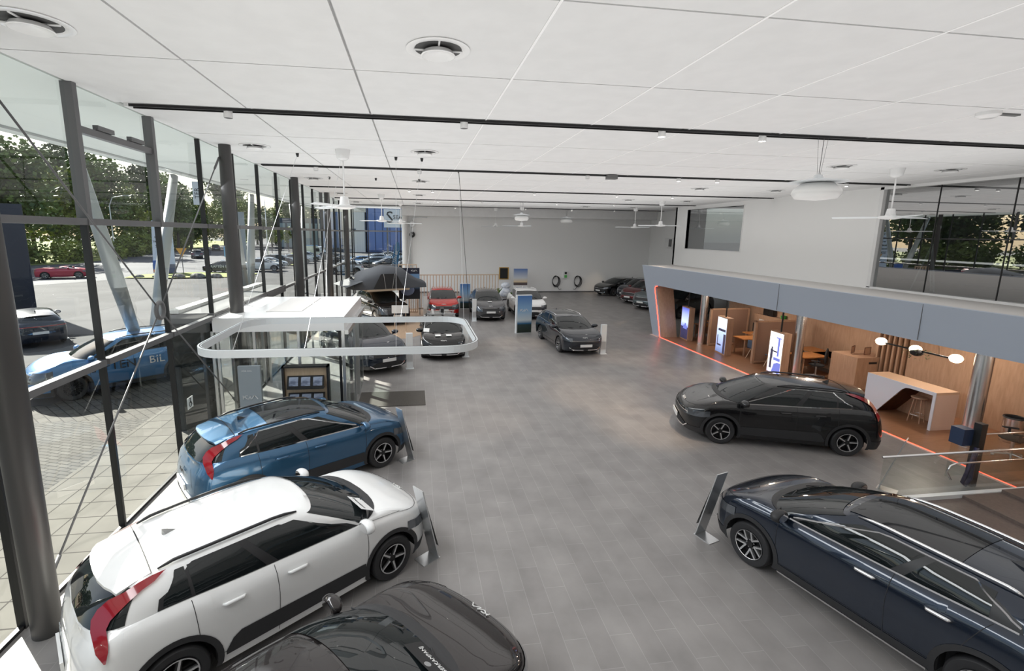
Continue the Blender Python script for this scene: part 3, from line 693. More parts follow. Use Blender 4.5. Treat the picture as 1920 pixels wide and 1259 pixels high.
def make_car(name, label, pm, pr=None, detail=2, cat='car', group=None, interior=False):
    P = dict(BASE); P.update(pr or {}); s = Shell(P); root = thing(name, label, cat, group=group)
    b = MB(); N = s.N; NB = 9
    body = []
    for i in range(N):
        z0, z1 = s.low(i), s.top(i); body.append([tuple(s.bpt(i, lerp(z0, z1, (j / NB) ** .85))) for j in range(NB + 1)])
    mirror_rows(b, body, flip=True)
    hood = [[tuple(s.hpt(i, j / 6)) for j in range(7)] for i in range(N)]; mirror_rows(b, hood, flip=True)
    gh = [[tuple(s.gpt(i, j / 6)) for j in range(7)] for i in range(N)]; mirror_rows(b, gh, flip=True)
    roof = []
    for i in range(N):
        r = s.Rpt(i); roof.append([(r.x, r.y * (1 - j / 6), r.z + .012 * min(1, j) + (s.roofz(r.x, r.y * (1 - j / 6)) - s.roofz(r.x, r.y))) for j in range(7)])
    mirror_rows(b, roof, flip=True)
    # weld coincident verts for smooth shading
    o = b.obj('body', pm, root, smooth=True); weld(o.data, .0008); o.data.set_sharp_from_angle(angle=radians(42))
    # underbody and wheel wells
    b = MB(); b.box((-P['xr'] + .35, -.62, .17), (P['xf'] - .4, .62, .5)); b.box((-s.ax + s.R, -.8, .2), (s.ax - s.R, .8, .6))
    for a in (s.ax, -s.ax):
        for sg in (-1, 1):
            rows = [[(a + (s.R + .012) * cos(pi * k / 12), sg * yy, P['tr'] + (s.R + .012) * sin(pi * k / 12)) for yy in (.5, P['W'] * .955)] for k in range(13)]; b.grid(rows)
            b.box((a - s.R - .02, sg * .5 - .01, .2), (a + s.R + .02, sg * .5 + .01, P['tr'] + s.R))
    b.obj('underbody', BLACKM, root)
    c = s.colx
    if P['clad']:
        b = MB()
        for a in (s.ax, -s.ax):
            rows = []
            for k in range(25):
                ph = radians(-22 + 224 * k / 24); r = []
                for rad in (s.R - .004, s.R + .062):
                    x = a + rad * cos(ph); z = max(.205, P['tr'] + rad * sin(ph)); q = s.bpt(c(x), z, .007); r.append(tuple(q))
                rows.append(r)
            mirror_rows(b, rows)
        if P['clad'] == 'panel': patch(s, 'b', c(s.ax - s.R - .05), c(-.88), .30, lambda t: lerp(.50, .53, t) - max(0, t - .93) * 2.6, 20, 2, .008, b=b)
        else: patch(s, 'b', c(s.ax - s.R - .05), c(-s.ax + s.R + .05), .205, .33, 12, 2, .006, b=b)
        patch(s, 'b', 0, c(s.ax + s.R + .04), .225, lambda t: .36, 12, 2, .006, b=b)
        patch(s, 'b', N - 1, c(-s.ax - s.R - .04), .225, lambda t: .42, 12, 2, .006, b=b)
        b.obj('lower_cladding', ARCH, root, smooth=True)
    if P.get('sill'):
        b = MB(); patch(s, 'b', c(s.ax - s.R - .06), c(-s.ax + s.R + .06), .19, .215, 10, 1, .012, b=b); b.obj('sill_trim', CHROME if P['sill'] == 'chrome' else pm, root)
    # glazing
    b = patch(s, 'g', 0, s.iA * .955, .0, .96, 16, 5, .005, mtl=None); b.obj('windscreen', CGLASS, root, smooth=True)
    b = patch(s, 'h', 0, s.iA * .93, lambda t: 1 - lerp(.14, .10, t), 1.0, 12, 2, .006); b.obj('cowl', ARCH, root)
    xA = s.nom[s.iA][0] - .10; xC = P.get('dlo_r', s.nom[s.iC][0] + .10); xB = P.get('xB', -.27); top_ = lambda t: .90
    def win(x0, x1, f0=None, f1=None, nm='side_window', off=.006, mtl=CGLASS, lo=.04):
        b = MB(); hi = lambda t: .90 * (1 if f0 is None else min(1, f0 + (1 - f0) * t * 6)) * (1 if f1 is None else min(1, f1 + (1 - f1) * (1 - t) * 2.2))
        patch(s, 'g', c(x0), c(x1), lo, hi, 12, 4, off, b=b, both=False)
        for sg in (1, -1):
            q = MB(); q.v = [(x, y * sg, z) for x, y, z in b.v]; q.f = b.f; q.m = b.m; q.obj(nm, mtl, root, smooth=True)
    b = patch(s, 'g', c(xA + .02), c(xC - .03), .015, lambda t: .935 * min(1, .25 + t * 5) * min(1, .35 + (1 - t) * 2.4), 20, 4, .0035); b.obj('window_surround', ARCH, root, smooth=True)
    win(xA - .06, xB + .07, .3); win(xB - .07, P.get('xD', xB - .82))
    if P.get('quarter', True): win(P.get('xD', xB - .82) - .04, xC + .02, None, .30)
    if P['chrome']:
        b = MB(); n_ = 24; ribbon(s, [(lerp(c(xA), c(xC), k / n_), .005) for k in range(n_ + 1)], .022, b, 'g', .009)
        ribbon(s, [(lerp(c(xA + .04), c(xC - .02), k / n_), .95 * min(1, .12 + k / n_ * 5) * min(1, .2 + (1 - k / n_) * 2.6)) for k in range(n_ + 1)], .022, b, 'g', .009); b.obj('window_trim', CHROME, root)
    iC2 = lerp(s.iC, N - 1, .14)
    b = patch(s, 'g', N - 1, iC2, .04, .86, 12, 4, .006); b.obj('rear_window', CGLASS, root, smooth=True)
    if P.get('glassroof'):
        b = MB(); rows = []
        for k in range(13):
            x = lerp(P['hf'] - .1, -P['hrc'] + P.get('gr', .75), k / 12); rows.append([(x, P['yR'] * .86 * (1 - j / 6), s.roofz(x, P['yR'] * .86 * (1 - j / 6)) + .007) for j in range(7)])
        mirror_rows(b, rows); b.obj('glass_roof', CGLASSP, root, smooth=True)
    # front
    gz0, gz1 = P.get('grille', (.60, .70)); gw = P.get('gw', .62)
    b = patch(s, 'b', 0, s.coly(gw), lambda t: gz0 + .02 * t, lambda t: gz1 - .01 * t, 10, 2, .008); b.obj('grille', ARCH, root, smooth=True)
    b = patch(s, 'b', 0, s.coly(.60), .27, lambda t: .50 - .12 * t * t, 10, 2, .010); b.obj('air_intake', BLACKM, root, smooth=True)
    if P.get('fchrome', True):
        b = MB(); ribbon(s, [(s.coly(.66 * k / 12), gz1 + .0 - .01 * (k / 12)) for k in range(13)], .018, b, 'b', .014); ribbon(s, [(s.coly(.10 + .58 * k / 12), .27 + .10 * max(0, (k - 9) / 3)) for k in range(13)], .03, b, 'b', .016); b.obj('front_trim', CHROME, root)
    hz = P.get('headz', (.62, .76)); c0, c1 = s.coly(P.get('hy0', .56)), s.colx(P.get('hx1', s.cfx + .02))
    for sg in (1, -1):
        b = MB(); patch(s, 'b', c0, c1, lambda t: hz[0] + .05 * t, lambda t: min(hz[1] + .05 * t, s.top(lerp(c0, c1, t)) - .012), 8, 3, .010, both=False, b=b); b.v = [(x, y * sg, z) for x, y, z in b.v]; b.obj('headlight', HEAD, root, smooth=True)
    # rear lamps
    for sg in (1, -1):
        b = MB()
        if P['lamp'] == 'boomerang':
            dx = P.get('lx', 0); rows = []
            for (xo, zo, xi, zi) in ((-1.30, 1.45, -1.33, 1.425), (-1.42, 1.43, -1.43, 1.39), (-1.54, 1.40, -1.53, 1.345), (-1.66, 1.355, -1.64, 1.295), (-1.78, 1.30, -1.73, 1.235), (-1.87, 1.235, -1.80, 1.185), (-1.93, 1.17, -1.84, 1.13), (-1.95, 1.08, -1.85, 1.06), (-1.94, 1.0, -1.87, 1.0), (-1.91, .92, -1.89, .92)):
                rows.append([tuple(s.side(xo + dx, zo, .026)), tuple(s.side(xi + dx, zi, .026))])
            b.grid(rows)
        elif P['lamp'] == 'bar':
            patch(s, 'b', N - 1, c(-P['xr'] + .42), .86, .90, 14, 1, .012, both=False, b=b)
        else:
            patch(s, 'b', s.coly(.50, False), c(-P['xr'] + .30), .78, lambda t: .95, 8, 2, .010, both=False, b=b)
        b.v = [(x, y * sg, z) for x, y, z in b.v]; b.obj('tail_light', TAIL, root, smooth=True)
    # plates
    pz = P.get('platez', .46); X = s.plan(0, pz)[0] + .03; b = MB(); b.box((X - .01, -.26, pz - .055), (X + .012, .26, pz + .055)); b.obj('number_plate', PLATE, root)
    X = -s.plan(N - 1, .62)[0] + .02; b = MB(); b.box((-X - .01, -.26, .56), (-X + .02, .26, .67)); b.obj('number_plate', PLATE if not P.get('norp') else pm, root)
    # mirrors
    for sg in (1, -1):
        t = MB(); t.ball((0, 0, 0), 1, None, 16, 10, (.10, .145, .085)); q = Vector((s.nom[s.iA][0] - .06, sg * (s.bpt(s.iA, .95).y + .11), s.top(s.iA) + .075))
        t.v = [(q.x + max(-.06, x), q.y + y, q.z + z) for x, y, z in t.v]; t.tube([(q.x + .02, q.y - sg * .03, q.z - .05), (q.x + .02, q.y - sg * .16, q.z - .09)], .025, n=8)
        o = t.obj('mirror', P.get('mirm', pm), root, smooth='auto'); g = MB(); g.lathe([(0, 0), (.09, 0)], n=16); o2 = g.obj('mirror_glass', CHROME, o); o2.data.transform(Matrix.Translation((q.x - .063, q.y, q.z)) @ Matrix.Rotation(pi / 2, 4, 'Y') @ Matrix.Diagonal((.7, 1.1, 1, 1)))
    # door gaps, handles
    if detail > 0:
        b = MB(); xd = P.get('xD', xB - .82); w = .007
        def vline(x0, x1, zt=None, zb=.24, curve_=0):
            ribbon(s, [(c(lerp(x0, x1, k / 10) + curve_ * sin(pi * k / 10)), lerp(s.top(c(x0)), zb, k / 10)) for k in range(11)], w, b)
        vline(s.nom[s.iA][0] - .0, s.ax - s.R - .06, curve_=.03); vline(xB, xB - .02, curve_=.02)
        zr = P['tr'] + s.R * .8
        ribbon(s, [(c(lerp(xd - .05, -s.ax + s.R * .62, (k / 10) ** .8)), lerp(s.top(c(xd)), zr, k / 10)) for k in range(11)], w, b)
        ribbon(s, [(c(lerp(s.ax - s.R - .06, -s.ax + s.R + .02, k / 10)), .345) for k in range(11)], w, b)
        ribbon(s, [(lerp(0, s.iA * .97, k / 20), .03 + .02 * (k / 20)) for k in range(21)], w, b, 'h', .003)
        ribbon(s, [(s.coly(.35 + .38 * k / 8, False), lerp(.96, .70, min(1, k / 4)) if k < 9 else .7) for k in range(5)] , w, b)
        b.obj('panel_gap', BLACKM, root)
        for x in (xB + .13, xd + .22):
            for sg in (1, -1):
                p = s.bpt(c(x), .93, .010); q = s.bpt(c(x + .24), .925, .010); h = MB(); h.tube([(p.x, p.y * sg, p.z), (p.x + .03, (p.y + .022) * sg, p.z), (q.x - .03, (q.y + .022) * sg, q.z), (q.x, q.y * sg, q.z)], [.012, .022, .022, .012], n=8); h.obj('door_handle', P.get('handm', pm), root, smooth=True)
    # roof rails, aerial, spoiler, wipers
    if P['rails']:
        mm = {'black': ARCH, 'silver': CHROME, 'body': pm}[P['rails']]
        for sg in (1, -1):
            b = MB(); pts = []
            for k in range(15):
                t = k / 14; i = lerp(c(s.nom[s.iA][0] - .12), c(s.nom[s.iC][0] + .05), t); r = s.Rpt(i); up = .028 * min(1, t * 9, (1 - t) * 9); pts.append((r.x, sg * (r.y - .035), r.z + .022 + up))
            b.tube(pts, [.010] + [.019] * 13 + [.010], n=8); b.obj('roof_rail', mm, root, smooth=True)
    if P['ant']:
        xa = -P['hrc'] + .22; z = s.roofz(xa, 0); b = MB(); b.add([(xa + .13, 0, z), (xa, .03, z), (xa, -.03, z), (xa - .03, 0, z + .07), (xa + .02, 0, z + .055), (xa - .035, 0, z)], [(0, 1, 4), (0, 4, 2), (1, 3, 4), (2, 4, 3), (1, 5, 3), (2, 3, 5)]); b.obj('aerial', P.get('antm', pm), root)
    if P['spoiler']:
        L = P['spoiler']; b = MB(); rows = []; up = []; dn = []
        for t in (0, .25, .5, .75, .92, 1.0):
            y = P['yR'] * .90 * t; xs_ = -P['hrc'] - .03; xe = -P['hr'] - L + .13 * t ** 3; zs = s.roofz(xs_, y) + .003; ze = s.roofz(-P['hr'], y) - .02 - (.03 if t == 1 else 0)
            up.append([(xs_, y, zs), (lerp(xs_, xe, .5), y, lerp(zs, ze, .45) + .004), (xe, y, ze)]); dn.append([(xe, y, ze - .03), (lerp(xs_, xe, .6), y, ze - .06), (xs_ - .05, y, zs - .09)])
        up.reverse(); dn.reverse()
        rows = [u + d for u, d in zip(up, dn)]; mirror_rows(b, rows); e = rows[0]
        for sg in (1, -1): b.add([(x, y * sg, z) for x, y, z in e], [(0, 1, 4, 5), (1, 2, 3, 4)])
        g = MB(); g.grid([[(-P['hrc'] - .02, y, s.roofz(-P['hrc'] - .02, y) + .0065), (-P['hrc'] - .032, y, s.roofz(-P['hrc'] - .032, y) + .0065)] for y in [P['yR'] * .9 * (k / 8 - 1) for k in range(17)]]); g.obj('tailgate_gap', BLACKM, root)
        o = b.obj('spoiler', pm, root, smooth=True); weld(o.data, .001); o.data.set_sharp_from_angle(angle=radians(40))
    if detail > 1:
        for y0, y1 in ((.62, .02), (-.05, -.58)):
            b = MB(); p0 = s.gpt(s.coly_c(y0) if False else s.iA * abs(y0) / .75, .04, .02); p1 = s.gpt(s.iA * abs(y1) / .75, .10, .02)
            b.tube([(p0.x + .02, (1 if y0 > 0 else -1) * p0.y, p0.z), (p1.x, (1 if y1 > 0 else -1) * p1.y, p1.z)], .010, n=6); b.obj('wiper', ARCH, root)
    # wheels
    ty, rm = wheel_mesh(P['rims'], P['tr'], P.get('bright', True)); track = P['W'] - .115
    for a in (s.ax, -s.ax):
        for sg in (1, -1):
            w = bpy.data.objects.new('wheel', ty); COL.objects.link(w); w.parent = root; w.location = (a, sg * track, P['tr']); w.rotation_euler = (0, .4 * a, 0 if sg > 0 else pi)
            r = bpy.data.objects.new('rim', rm); COL.objects.link(r); r.parent = w
    root['_'] = 0; del root['_']
    return root, s
def weld(me, d):
    import bmesh
    bm = bmesh.new(); bm.from_mesh(me); bmesh.ops.remove_doubles(bm, verts=bm.verts, dist=d); bmesh.ops.dissolve_degenerate(bm, edges=bm.edges, dist=1e-5)
    bmesh.ops.recalc_face_normals(bm, faces=bm.faces)
    bm.to_mesh(me); bm.free()
    me.polygons.foreach_set('use_smooth', [True] * len(me.polygons))
def put(rs, x, y, yaw): rs[0].location = (x, y, 0); rs[0].rotation_euler = (0, 0, yaw); return rs
def logo(rs, w, z, m=CHROME, off=.022, rear=False, up=0):
    s = rs[1]
    if rear: X = s.plan(s.N - 1, z)[0]; return emblem(w, m, 'emblem', rs[0], frame((X - off, 0, z), (0, -1, 0), (.1, 0, 1)))
    p = s.hpt(0, .05, .006); q = s.hpt(0, .12, .006); return emblem(w, m, 'emblem', rs[0], frame(p, (0, 1, 0), q - p))
# ================================================ CAR FLEET INDOORS
P_WHITE = paint('white', (.74, .74, .735), 0, .25); P_BLUE = paint('mineral_blue', (.035, .105, .20), .55, .28); P_BLK = paint('black', (.008, .008, .009), .2, .22)
P_NAVY = paint('dark_slate', (.014, .021, .036), .5, .25); P_BRN = paint('dark_brown', (.022, .018, .018), .4, .25); P_GREY = paint('graphite', (.085, .085, .09), .6, .3)
P_GPH = paint('deep_grey', (.02, .024, .032), .5, .25); P_RED = paint('red', (.42, .015, .01), .3, .25); P_DRED = paint('wine_red', (.12, .008, .01), .4, .25)
P_SGR = paint('steel_grey', (.10, .13, .14), .6, .3); P_BRO = paint('bronze', (.075, .055, .045), .6, .3); P_SLV = paint('silver', (.45, .48, .5), .7, .28); P_SKY = paint('light_blue', (.07, .2, .42), .5, .28)
XC = dict(xf=2.20, xr=2.18, W=.905, wb=2.65, H=1.49, rims='star', rails='silver', chrome=True, lamp='hatch', sill='chrome', spoiler=.14, clad=True, quarter=False, xD=-1.22, glassroof=True, gr=.55,
          roof=[(-2.1, 1.32), (-1.6, 1.42), (-.9, 1.475), (-.2, 1.495), (.15, 1.485), (.4, 1.44)], hf=.36, hr=1.70, hrc=1.42, mirm=ARCH, handm=CHROME, xB=-.42, antm=ARCH)
SUVP = dict(xf=2.27, xr=2.25, W=.93, wb=2.68, H=1.64, tr=.35, roof=[(-2.1, 1.48), (-1.6, 1.56), (-.9, 1.625), (-.2, 1.64), (.15, 1.625), (.4, 1.58)], yR=.64,
            belt=[(-2.2, 1.08), (-1.6, 1.15), (-.6, 1.12), (.7, 1.09), (1.1, 1.07), (1.7, 1.02), (2.1, .93), (2.25, .86)], cz=1.13, rz=1.15, grille=(.60, .80), gw=.64, headz=(.58, .86), hy0=.50, lamp='hatch', rims='multi', platez=.56, rails='silver', clad=True)
BIG = dict(xf=2.40, xr=2.40, W=.95, wb=2.81, H=1.72, tr=.37, roof=[(-2.3, 1.60), (-1.7, 1.68), (-.9, 1.715), (-.2, 1.72), (.1, 1.70), (.4, 1.64)], yR=.68,
           belt=[(-2.4, 1.14), (-1.6, 1.18), (-.6, 1.16), (.7, 1.13), (1.1, 1.12), (1.8, 1.07), (2.2, .98), (2.4, .90)], cz=1.17, rz=1.19, rx0=2.28, rx1=1.85, hr=2.0, hrc=1.85, grille=(.64, .86), gw=.66, headz=(.62, .92), hy0=.55, lamp='hatch', rims='multi', platez=.54, rails='black', xD=-1.10, xB=-.15, spoiler=.12, clad=True)
put(logo_ := make_car('car', 'white crossover with black lower door panels parked tail to the glass facade', P_WHITE, dict(bright=True, antm=mat('antenna_grey', (.3, .3, .3), .4))), -1.982, 6.195, .647)
CAR_W = logo_
CAR_B = put(make_car('car', 'metallic blue crossover seen from behind, between the white car and the glass vestibule', P_BLUE, dict(glassroof=True, chrome=True, gr=.55, antm=ARCH)), -2.338, 9.691, .617)
CAR_K = put(make_car('car', 'glossy black crossover parked across the floor before the white counter', P_BLK, dict(glassroof=False, chrome=True)), 8.942, 10.371, 2.781)
CAR_D = put(make_car('car', 'dark slate crossover with silver roof rails in the lower right beside the stair railing', P_NAVY, XC), 6.286, 4.945, 1.862)
EP = dict(xf=2.30, xr=2.25, W=.90, wb=2.65, H=1.44, roof=[(-2.1, 1.22), (-1.6, 1.34), (-.9, 1.42), (-.2, 1.445), (.15, 1.43), (.4, 1.39)], belt=[(-2.2, 1.0), (-1.6, 1.04), (-.6, 1.02), (.7, .99), (1.1, .98), (1.7, .90), (2.1, .80), (2.3, .72)], cz=1.03, rz=1.05, rails=None, clad=False, chrome=True, fchrome=False, lamp='hatch', spoiler=.10, grille=(.55, .62))
CAR_E = put(make_car('car', 'dark brown low car cut off by the bottom edge of the frame', P_BRN, EP), -.98, 3.36, .69)
CEED = dict(xf=2.26, xr=2.34, W=.90, wb=2.65, H=1.46, roof=[(-2.2, 1.33), (-1.6, 1.41), (-.9, 1.45), (-.2, 1.465), (.15, 1.45), (.4, 1.41)], belt=[(-2.3, .98), (-1.6, 1.02), (-.6, 1.0), (.7, .97), (1.1, .96), (1.7, .90), (2.1, .80), (2.3, .72)], cz=1.01, rz=1.04, rx0=2.2, rx1=1.9, hr=2.0, hrc=1.85, rails='silver', clad=False, chrome=True, lamp='hatch', spoiler=.10, rims='star', xD=-1.12, grille=(.56, .66))
CAR_F = put(make_car('car', 'dark grey estate car with silver roof rails standing alone in the middle of the floor', P_GPH, CEED), 6.97, 20.77, -1.53)
CAR_G = put(make_car('car', 'graphite grey family car with a white card on its bonnet', P_GREY, SUVP), 4.42, 28.95, -1.60)
CAR_H = put(make_car('car', 'white family car facing out, partly behind the blue and white totem', P_WHITE, dict(SUVP, rails='body')), 7.02, 29.3, -1.60)
CAR_I = put(make_car('car', 'bright red family car in front of the slatted screens', P_RED, dict(SUVP, rails='body')), 1.72, 29.85, -1.58)
HTC = dict(CEED, xr=2.0, xf=2.12, wb=2.58, rails=None, rx0=1.9, rx1=1.5, hr=1.62, hrc=1.45, roof=[(-2.1, 1.36), (-1.6, 1.45), (-.9, 1.49), (-.2, 1.5), (.15, 1.485), (.4, 1.44)])
CAR_J = put(make_car('car', 'black hatchback with papers on bonnet and windscreen, seen through the hanging ring', P_BLK, dict(HTC)), 1.12, 20.35, -1.57)
CAR_S = put(make_car('car', 'dark navy large car beside the vestibule', P_NAVY, BIG), -2.13, 18.8, -1.047)
CAR_L = put(make_car('car', 'black large family car carrying an unfolded roof tent', P_BLK, BIG), -1.95, 28.1, -1.134)
for (x, y, yaw, m, pr, lb) in ((17.5, 39.0, 3.49, P_BLK, CEED, 'black estate car closest to the end wall'), (18.3, 36.3, 3.58, P_NAVY, SUVP, 'dark car between the black estate and the wine red car'),
                              (17.85, 34.3, 3.58, P_DRED, BIG, 'wine red large car in the far right row'), (17.5, 31.5, 3.58, P_SGR, BIG, 'steel grey large car at the left edge of the slanted portal'),
                              (17.15, 28.4, 3.58, P_BRO, BIG, 'bronze brown large car seen through the slanted portal')):
    put(make_car('car', lb, m, pr, 1, group='cars in the far right row'), x, y, yaw)
def trim(rs, fn):
    fn(rs[0], rs[1])
for rs, w, z in ((CAR_E, .26, .70), (CAR_K, .24, .80), (CAR_F, .20, .74), (CAR_J, .22, .72), (CAR_L, .26, .93), (CAR_I, .24, .88), (CAR_G, .2, .88), (CAR_H, .2, .88), (CAR_W, .22, .80), (CAR_B, .22, .80)):
    logo(rs, w, z, PLATE)
logo(CAR_B, .24, .84, ARCH, .03, True); logo(CAR_W, .24, .84, P_SLV, .03, True)
def card_on_glass(rs, i, v, w, h, label, m, txt=None, name='windscreen_sign', flip=1, side=1):
    s = rs[1]; p = s.gpt(i, v, .03); q = s.gpt(i, v + .1, .03); up = (q - p).normalized(); p.y *= side; up.y *= side
    r = Vector((0, 1, 0)); r = (r - up * r.dot(up)).normalized(); mx = rs[0].matrix_basis @ frame(p, r, up)
    b = MB(); b.box((-w / 2, -h / 2, 0), (w / 2, h / 2, .004)); o = b.obj(name, m); o.matrix_world = mx; tag(o, label, 'sign'); return o
bpy.context.view_layer.update()
o = card_on_glass(CAR_W, CAR_W[1].iA * .28, .16, .46, .22, 'white card lying on the windscreen of the white car', PLATE, side=-1); text('LAGERKAMPANJ', .05, BLACK, 'lettering', o, Matrix.Translation((0, .03, .005)), .001)
o = card_on_glass(CAR_E, CAR_E[1].iA * .18, .17, .62, .22, 'black campaign card with crest on the windscreen of the dark brown car', BLACK, side=-1); text('LAGERKAMPANJ', .065, PLATE, 'lettering', o, Matrix.Translation((0, -.04, .005)), .001)
b = MB(); b.lathe([(0, .005), (.035, .005)], n=16); b.obj('crest', ALU, o, loc=(0, .06, 0))
card_on_glass(CAR_J, CAR_J[1].iA * .5, .12, .24, .22, 'white paper in the windscreen of the black hatchback', PLATE, side=-1)
def card_on_hood(rs, x, y, w, h, label, m=PLATE, rz=0):
    s = rs[1]; best = None
    for i in range(s.iA):
        for j in range(21):
            p = s.hpt(i, j / 20); d = (p.x - x) ** 2 + (p.y - abs(y)) ** 2
            if best is None or d < best[0]: best = (d, p.z)
    z = best[1] + .012; mx = rs[0].matrix_basis @ Matrix.Translation((x, y, z)) @ Matrix.Rotation(radians(8), 4, 'Y') @ Matrix.Rotation(rz, 4, 'Z')
    b = MB(); b.box((-h / 2, -w / 2, 0), (h / 2, w / 2, .004)); o = b.obj('paper_card', m); o.matrix_world = mx; tag(o, label, 'card'); return o
card_on_hood(CAR_J, 1.62, -.22, .22, .2, 'white card on the bonnet of the black hatchback, on the left as seen'); card_on_hood(CAR_J, 1.62, .22, .22, .2, 'white card on the bonnet of the black hatchback, on the right as seen'); card_on_hood(CAR_G, 1.6, 0, .24, .16, 'small white card on the bonnet of the graphite grey car')
# ================================================ SHOWROOM FURNISHINGS
def zstand(x, y, rz, label, h=1.25, w=.24, flip=1):
    """bent sheet-metal information stand: base plate and leaning panel"""
    t = thing('info_stand', label, 'information stand', (x, y, 0), rz); b = MB(); b.box((-.02, -w / 2, 0), (.30 * flip, w / 2, .012) if flip > 0 else (-.02, w / 2, .012)); 
    if flip < 0: b = MB(); b.box((-.30, -w / 2, 0), (.02, w / 2, .012))
    b.obj('base_plate', ALU, t)
    b = MB(); k = .30 * flip; b.add([(0, -w / 2, .01), (0, w / 2, .01), (k, w / 2, h), (k, -w / 2, h), (.018, -w / 2, .01), (.018, w / 2, .01), (k + .018, w / 2, h), (k + .018, -w / 2, h)], [(0, 1, 2, 3), (4, 7, 6, 5), (0, 4, 5, 1), (2, 6, 7, 3), (0, 3, 7, 4), (1, 5, 6, 2)]); b.obj('panel', ALU, t)
    b = MB(); b.add([(-.004, -w / 2 + .02, .2), (-.004, w / 2 - .02, .2), (k - .006, w / 2 - .02, h - .02), (k - .006, -w / 2 + .02, h - .02)], [(0, 1, 2, 3)]); b.obj('print', mat('stand_print', (.05, .052, .055), .25), t)
    return t
zstand(-.12, 10.12, .617 + pi, 'bent steel information stand leaning before the blue car nose')
zstand(.26, 6.77, .647 + pi, 'bent steel information stand leaning before the white car nose')
zstand(4.79, 6.78, 1.862 + pi, 'bent steel information stand before the dark slate car nose')
zstand(9.35, 7.75, -1.0, 'dark faced information stand behind the dark slate car by the glass railing', 1.15)
def tower(x, y, rz, label, h=1.28, w=.24, d=.1):
    t = thing('price_tower', label, 'price stand', (x, y, 0), rz); b = MB(); b.box((-w / 2, -d / 2, 0), (w / 2, d / 2, h)); b.obj('body', ALUW, t)
    for k in range(3):
        z0 = h - .03 - .36 * k; b = MB(); b.box((-w / 2 + .012, -d / 2 - .006, z0 - .33), (w / 2 - .012, -d / 2, z0)); b.obj('price_card', PLATE if k < 2 else ALU, t)
    b = MB(); b.box((-w / 2 - .03, -d / 2 - .12, 0), (w / 2 + .03, d / 2 + .04, .012)); b.obj('base', ALUW, t)
    return t
tower(7.98, 18.95, 0, 'narrow white price tower right of the lone dark grey estate'); tower(2.05, 19.0, 0, 'narrow white price tower right of the black hatchback', 1.3)
tower(3.42, 27.05, .05, 'narrow pale price tower left of the graphite grey car', 1.3); tower(.62, 28.3, .05, 'narrow pale price tower left of the red car', 1.3); tower(-.22, 17.45, .1, 'narrow grey price tower beside the navy car bumper', 1.35)
BLUEG = mat('sky_poster', (.2, .4, .7), .4); n, l, bs = nt(BLUEG); mp = coords(n, l, kind='Generated'); sp = n.new('ShaderNodeSeparateXYZ'); l.new(mp.outputs[0], sp.inputs[0])
r = ramp(n, [(0, (.02, .03, .02)), (.22, (.03, .05, .05)), (.25, (.02, .12, .25)), (.34, (.55, .62, .65)), (.6, (.25, .42, .62)), (1, (.05, .16, .42))]); l.new(sp.outputs[2], r.inputs[0]); l.new(r.outputs[0], bs.inputs['Base Color'])
SUNS = mat('sunset_poster', (.5, .5, .5), .4); n, l, bs = nt(SUNS); mp = coords(n, l, kind='Generated'); sp = n.new('ShaderNodeSeparateXYZ'); l.new(mp.outputs[0], sp.inputs[0])
r = ramp(n, [(0, (.10, .08, .08)), (.16, (.12, .09, .09)), (.19, (.75, .60, .38)), (.45, (.62, .66, .72)), (1, (.10, .20, .48))]); l.new(sp.outputs[2], r.inputs[0]); l.new(r.outputs[0], bs.inputs['Base Color'])
DARKP = mat('dusk_poster', (.1, .1, .1), .4); n, l, bs = nt(DARKP); mp = coords(n, l, kind='Generated'); sp = n.new('ShaderNodeSeparateXYZ'); l.new(mp.outputs[0], sp.inputs[0])
r = ramp(n, [(0, (.02, .025, .03)), (.3, (.015, .02, .04)), (.42, (.10, .20, .36)), (.8, (.15, .27, .45)), (.82, (.01, .012, .03)), (1, (.01, .012, .03))]); l.new(sp.outputs[2], r.inputs[0]); l.new(r.outputs[0], bs.inputs['Base Color'])
t = thing('totem', 'tall double sided blue sky and coast totem between the white car and the estate', 'totem', (5.52, 23.5, 0), .12)
b = MB(); b.box((-.42, -.09, 0), (.42, .09, 1.98)); b.obj('frame', ALUW, t); b = MB(); b.box((-.36, -.098, .03), (.41, -.09, 1.95)); b.obj('poster', BLUEG, t)
emblem(.42, PLATE, 'emblem', t, frame((0, -.10, 1.2), (1, 0, 0), (0, 0, 1)))
# hanging posters, screens by the tent
t = thing('hanging_poster', 'dark poster of a long haired person under blue sky beside the roof tent', 'poster', (-.32, 29.3, 1.02), .02)
b = MB(); b.box((-.62, -.04, 0), (.62, .04, 1.9)); b.obj('panel', DARKP, t)
b = MB(); b.ball((-.18, -.05, 1.08), .27, mat('hair', (.02, .015, .015), .6), 14, 8, (.8, .1, 1.35)); b.ball((-.13, -.06, 1.2), .15, mat('face', (.18, .10, .08), .6), 12, 8, (.8, .1, 1.2)); b.ball((-.12, -.045, .55), .42, mat('blouse', (.28, .36, .55), .7), 14, 8, (1, .08, .8)); b.obj('portrait', None, t, smooth=True)
emblem(.36, PLATE, 'emblem', t, frame((.3, -.05, 1.74), (1, 0, 0), (0, 0, 1)))
b = MB(); b.tube([(.62, 0, -1.0), (.62, 0, 1.0)], .02); b.tube([(-.62, 0, -1.0), (-.62, 0, 1.0)], .02); b.obj('post', BLACK, t)
t = thing('poster_stand', 'small blue evening poster standing in front of the low slatted screen behind the red car', 'poster', (3.35, 31.6, 0), 0); b = MB(); b.box((-.38, -.04, .0), (.38, .04, 1.75)); b.obj('frame', ALUW, t); b = MB(); b.box((-.33, -.05, .05), (.33, -.04, 1.70)); b.obj('poster', BLUEG, t)
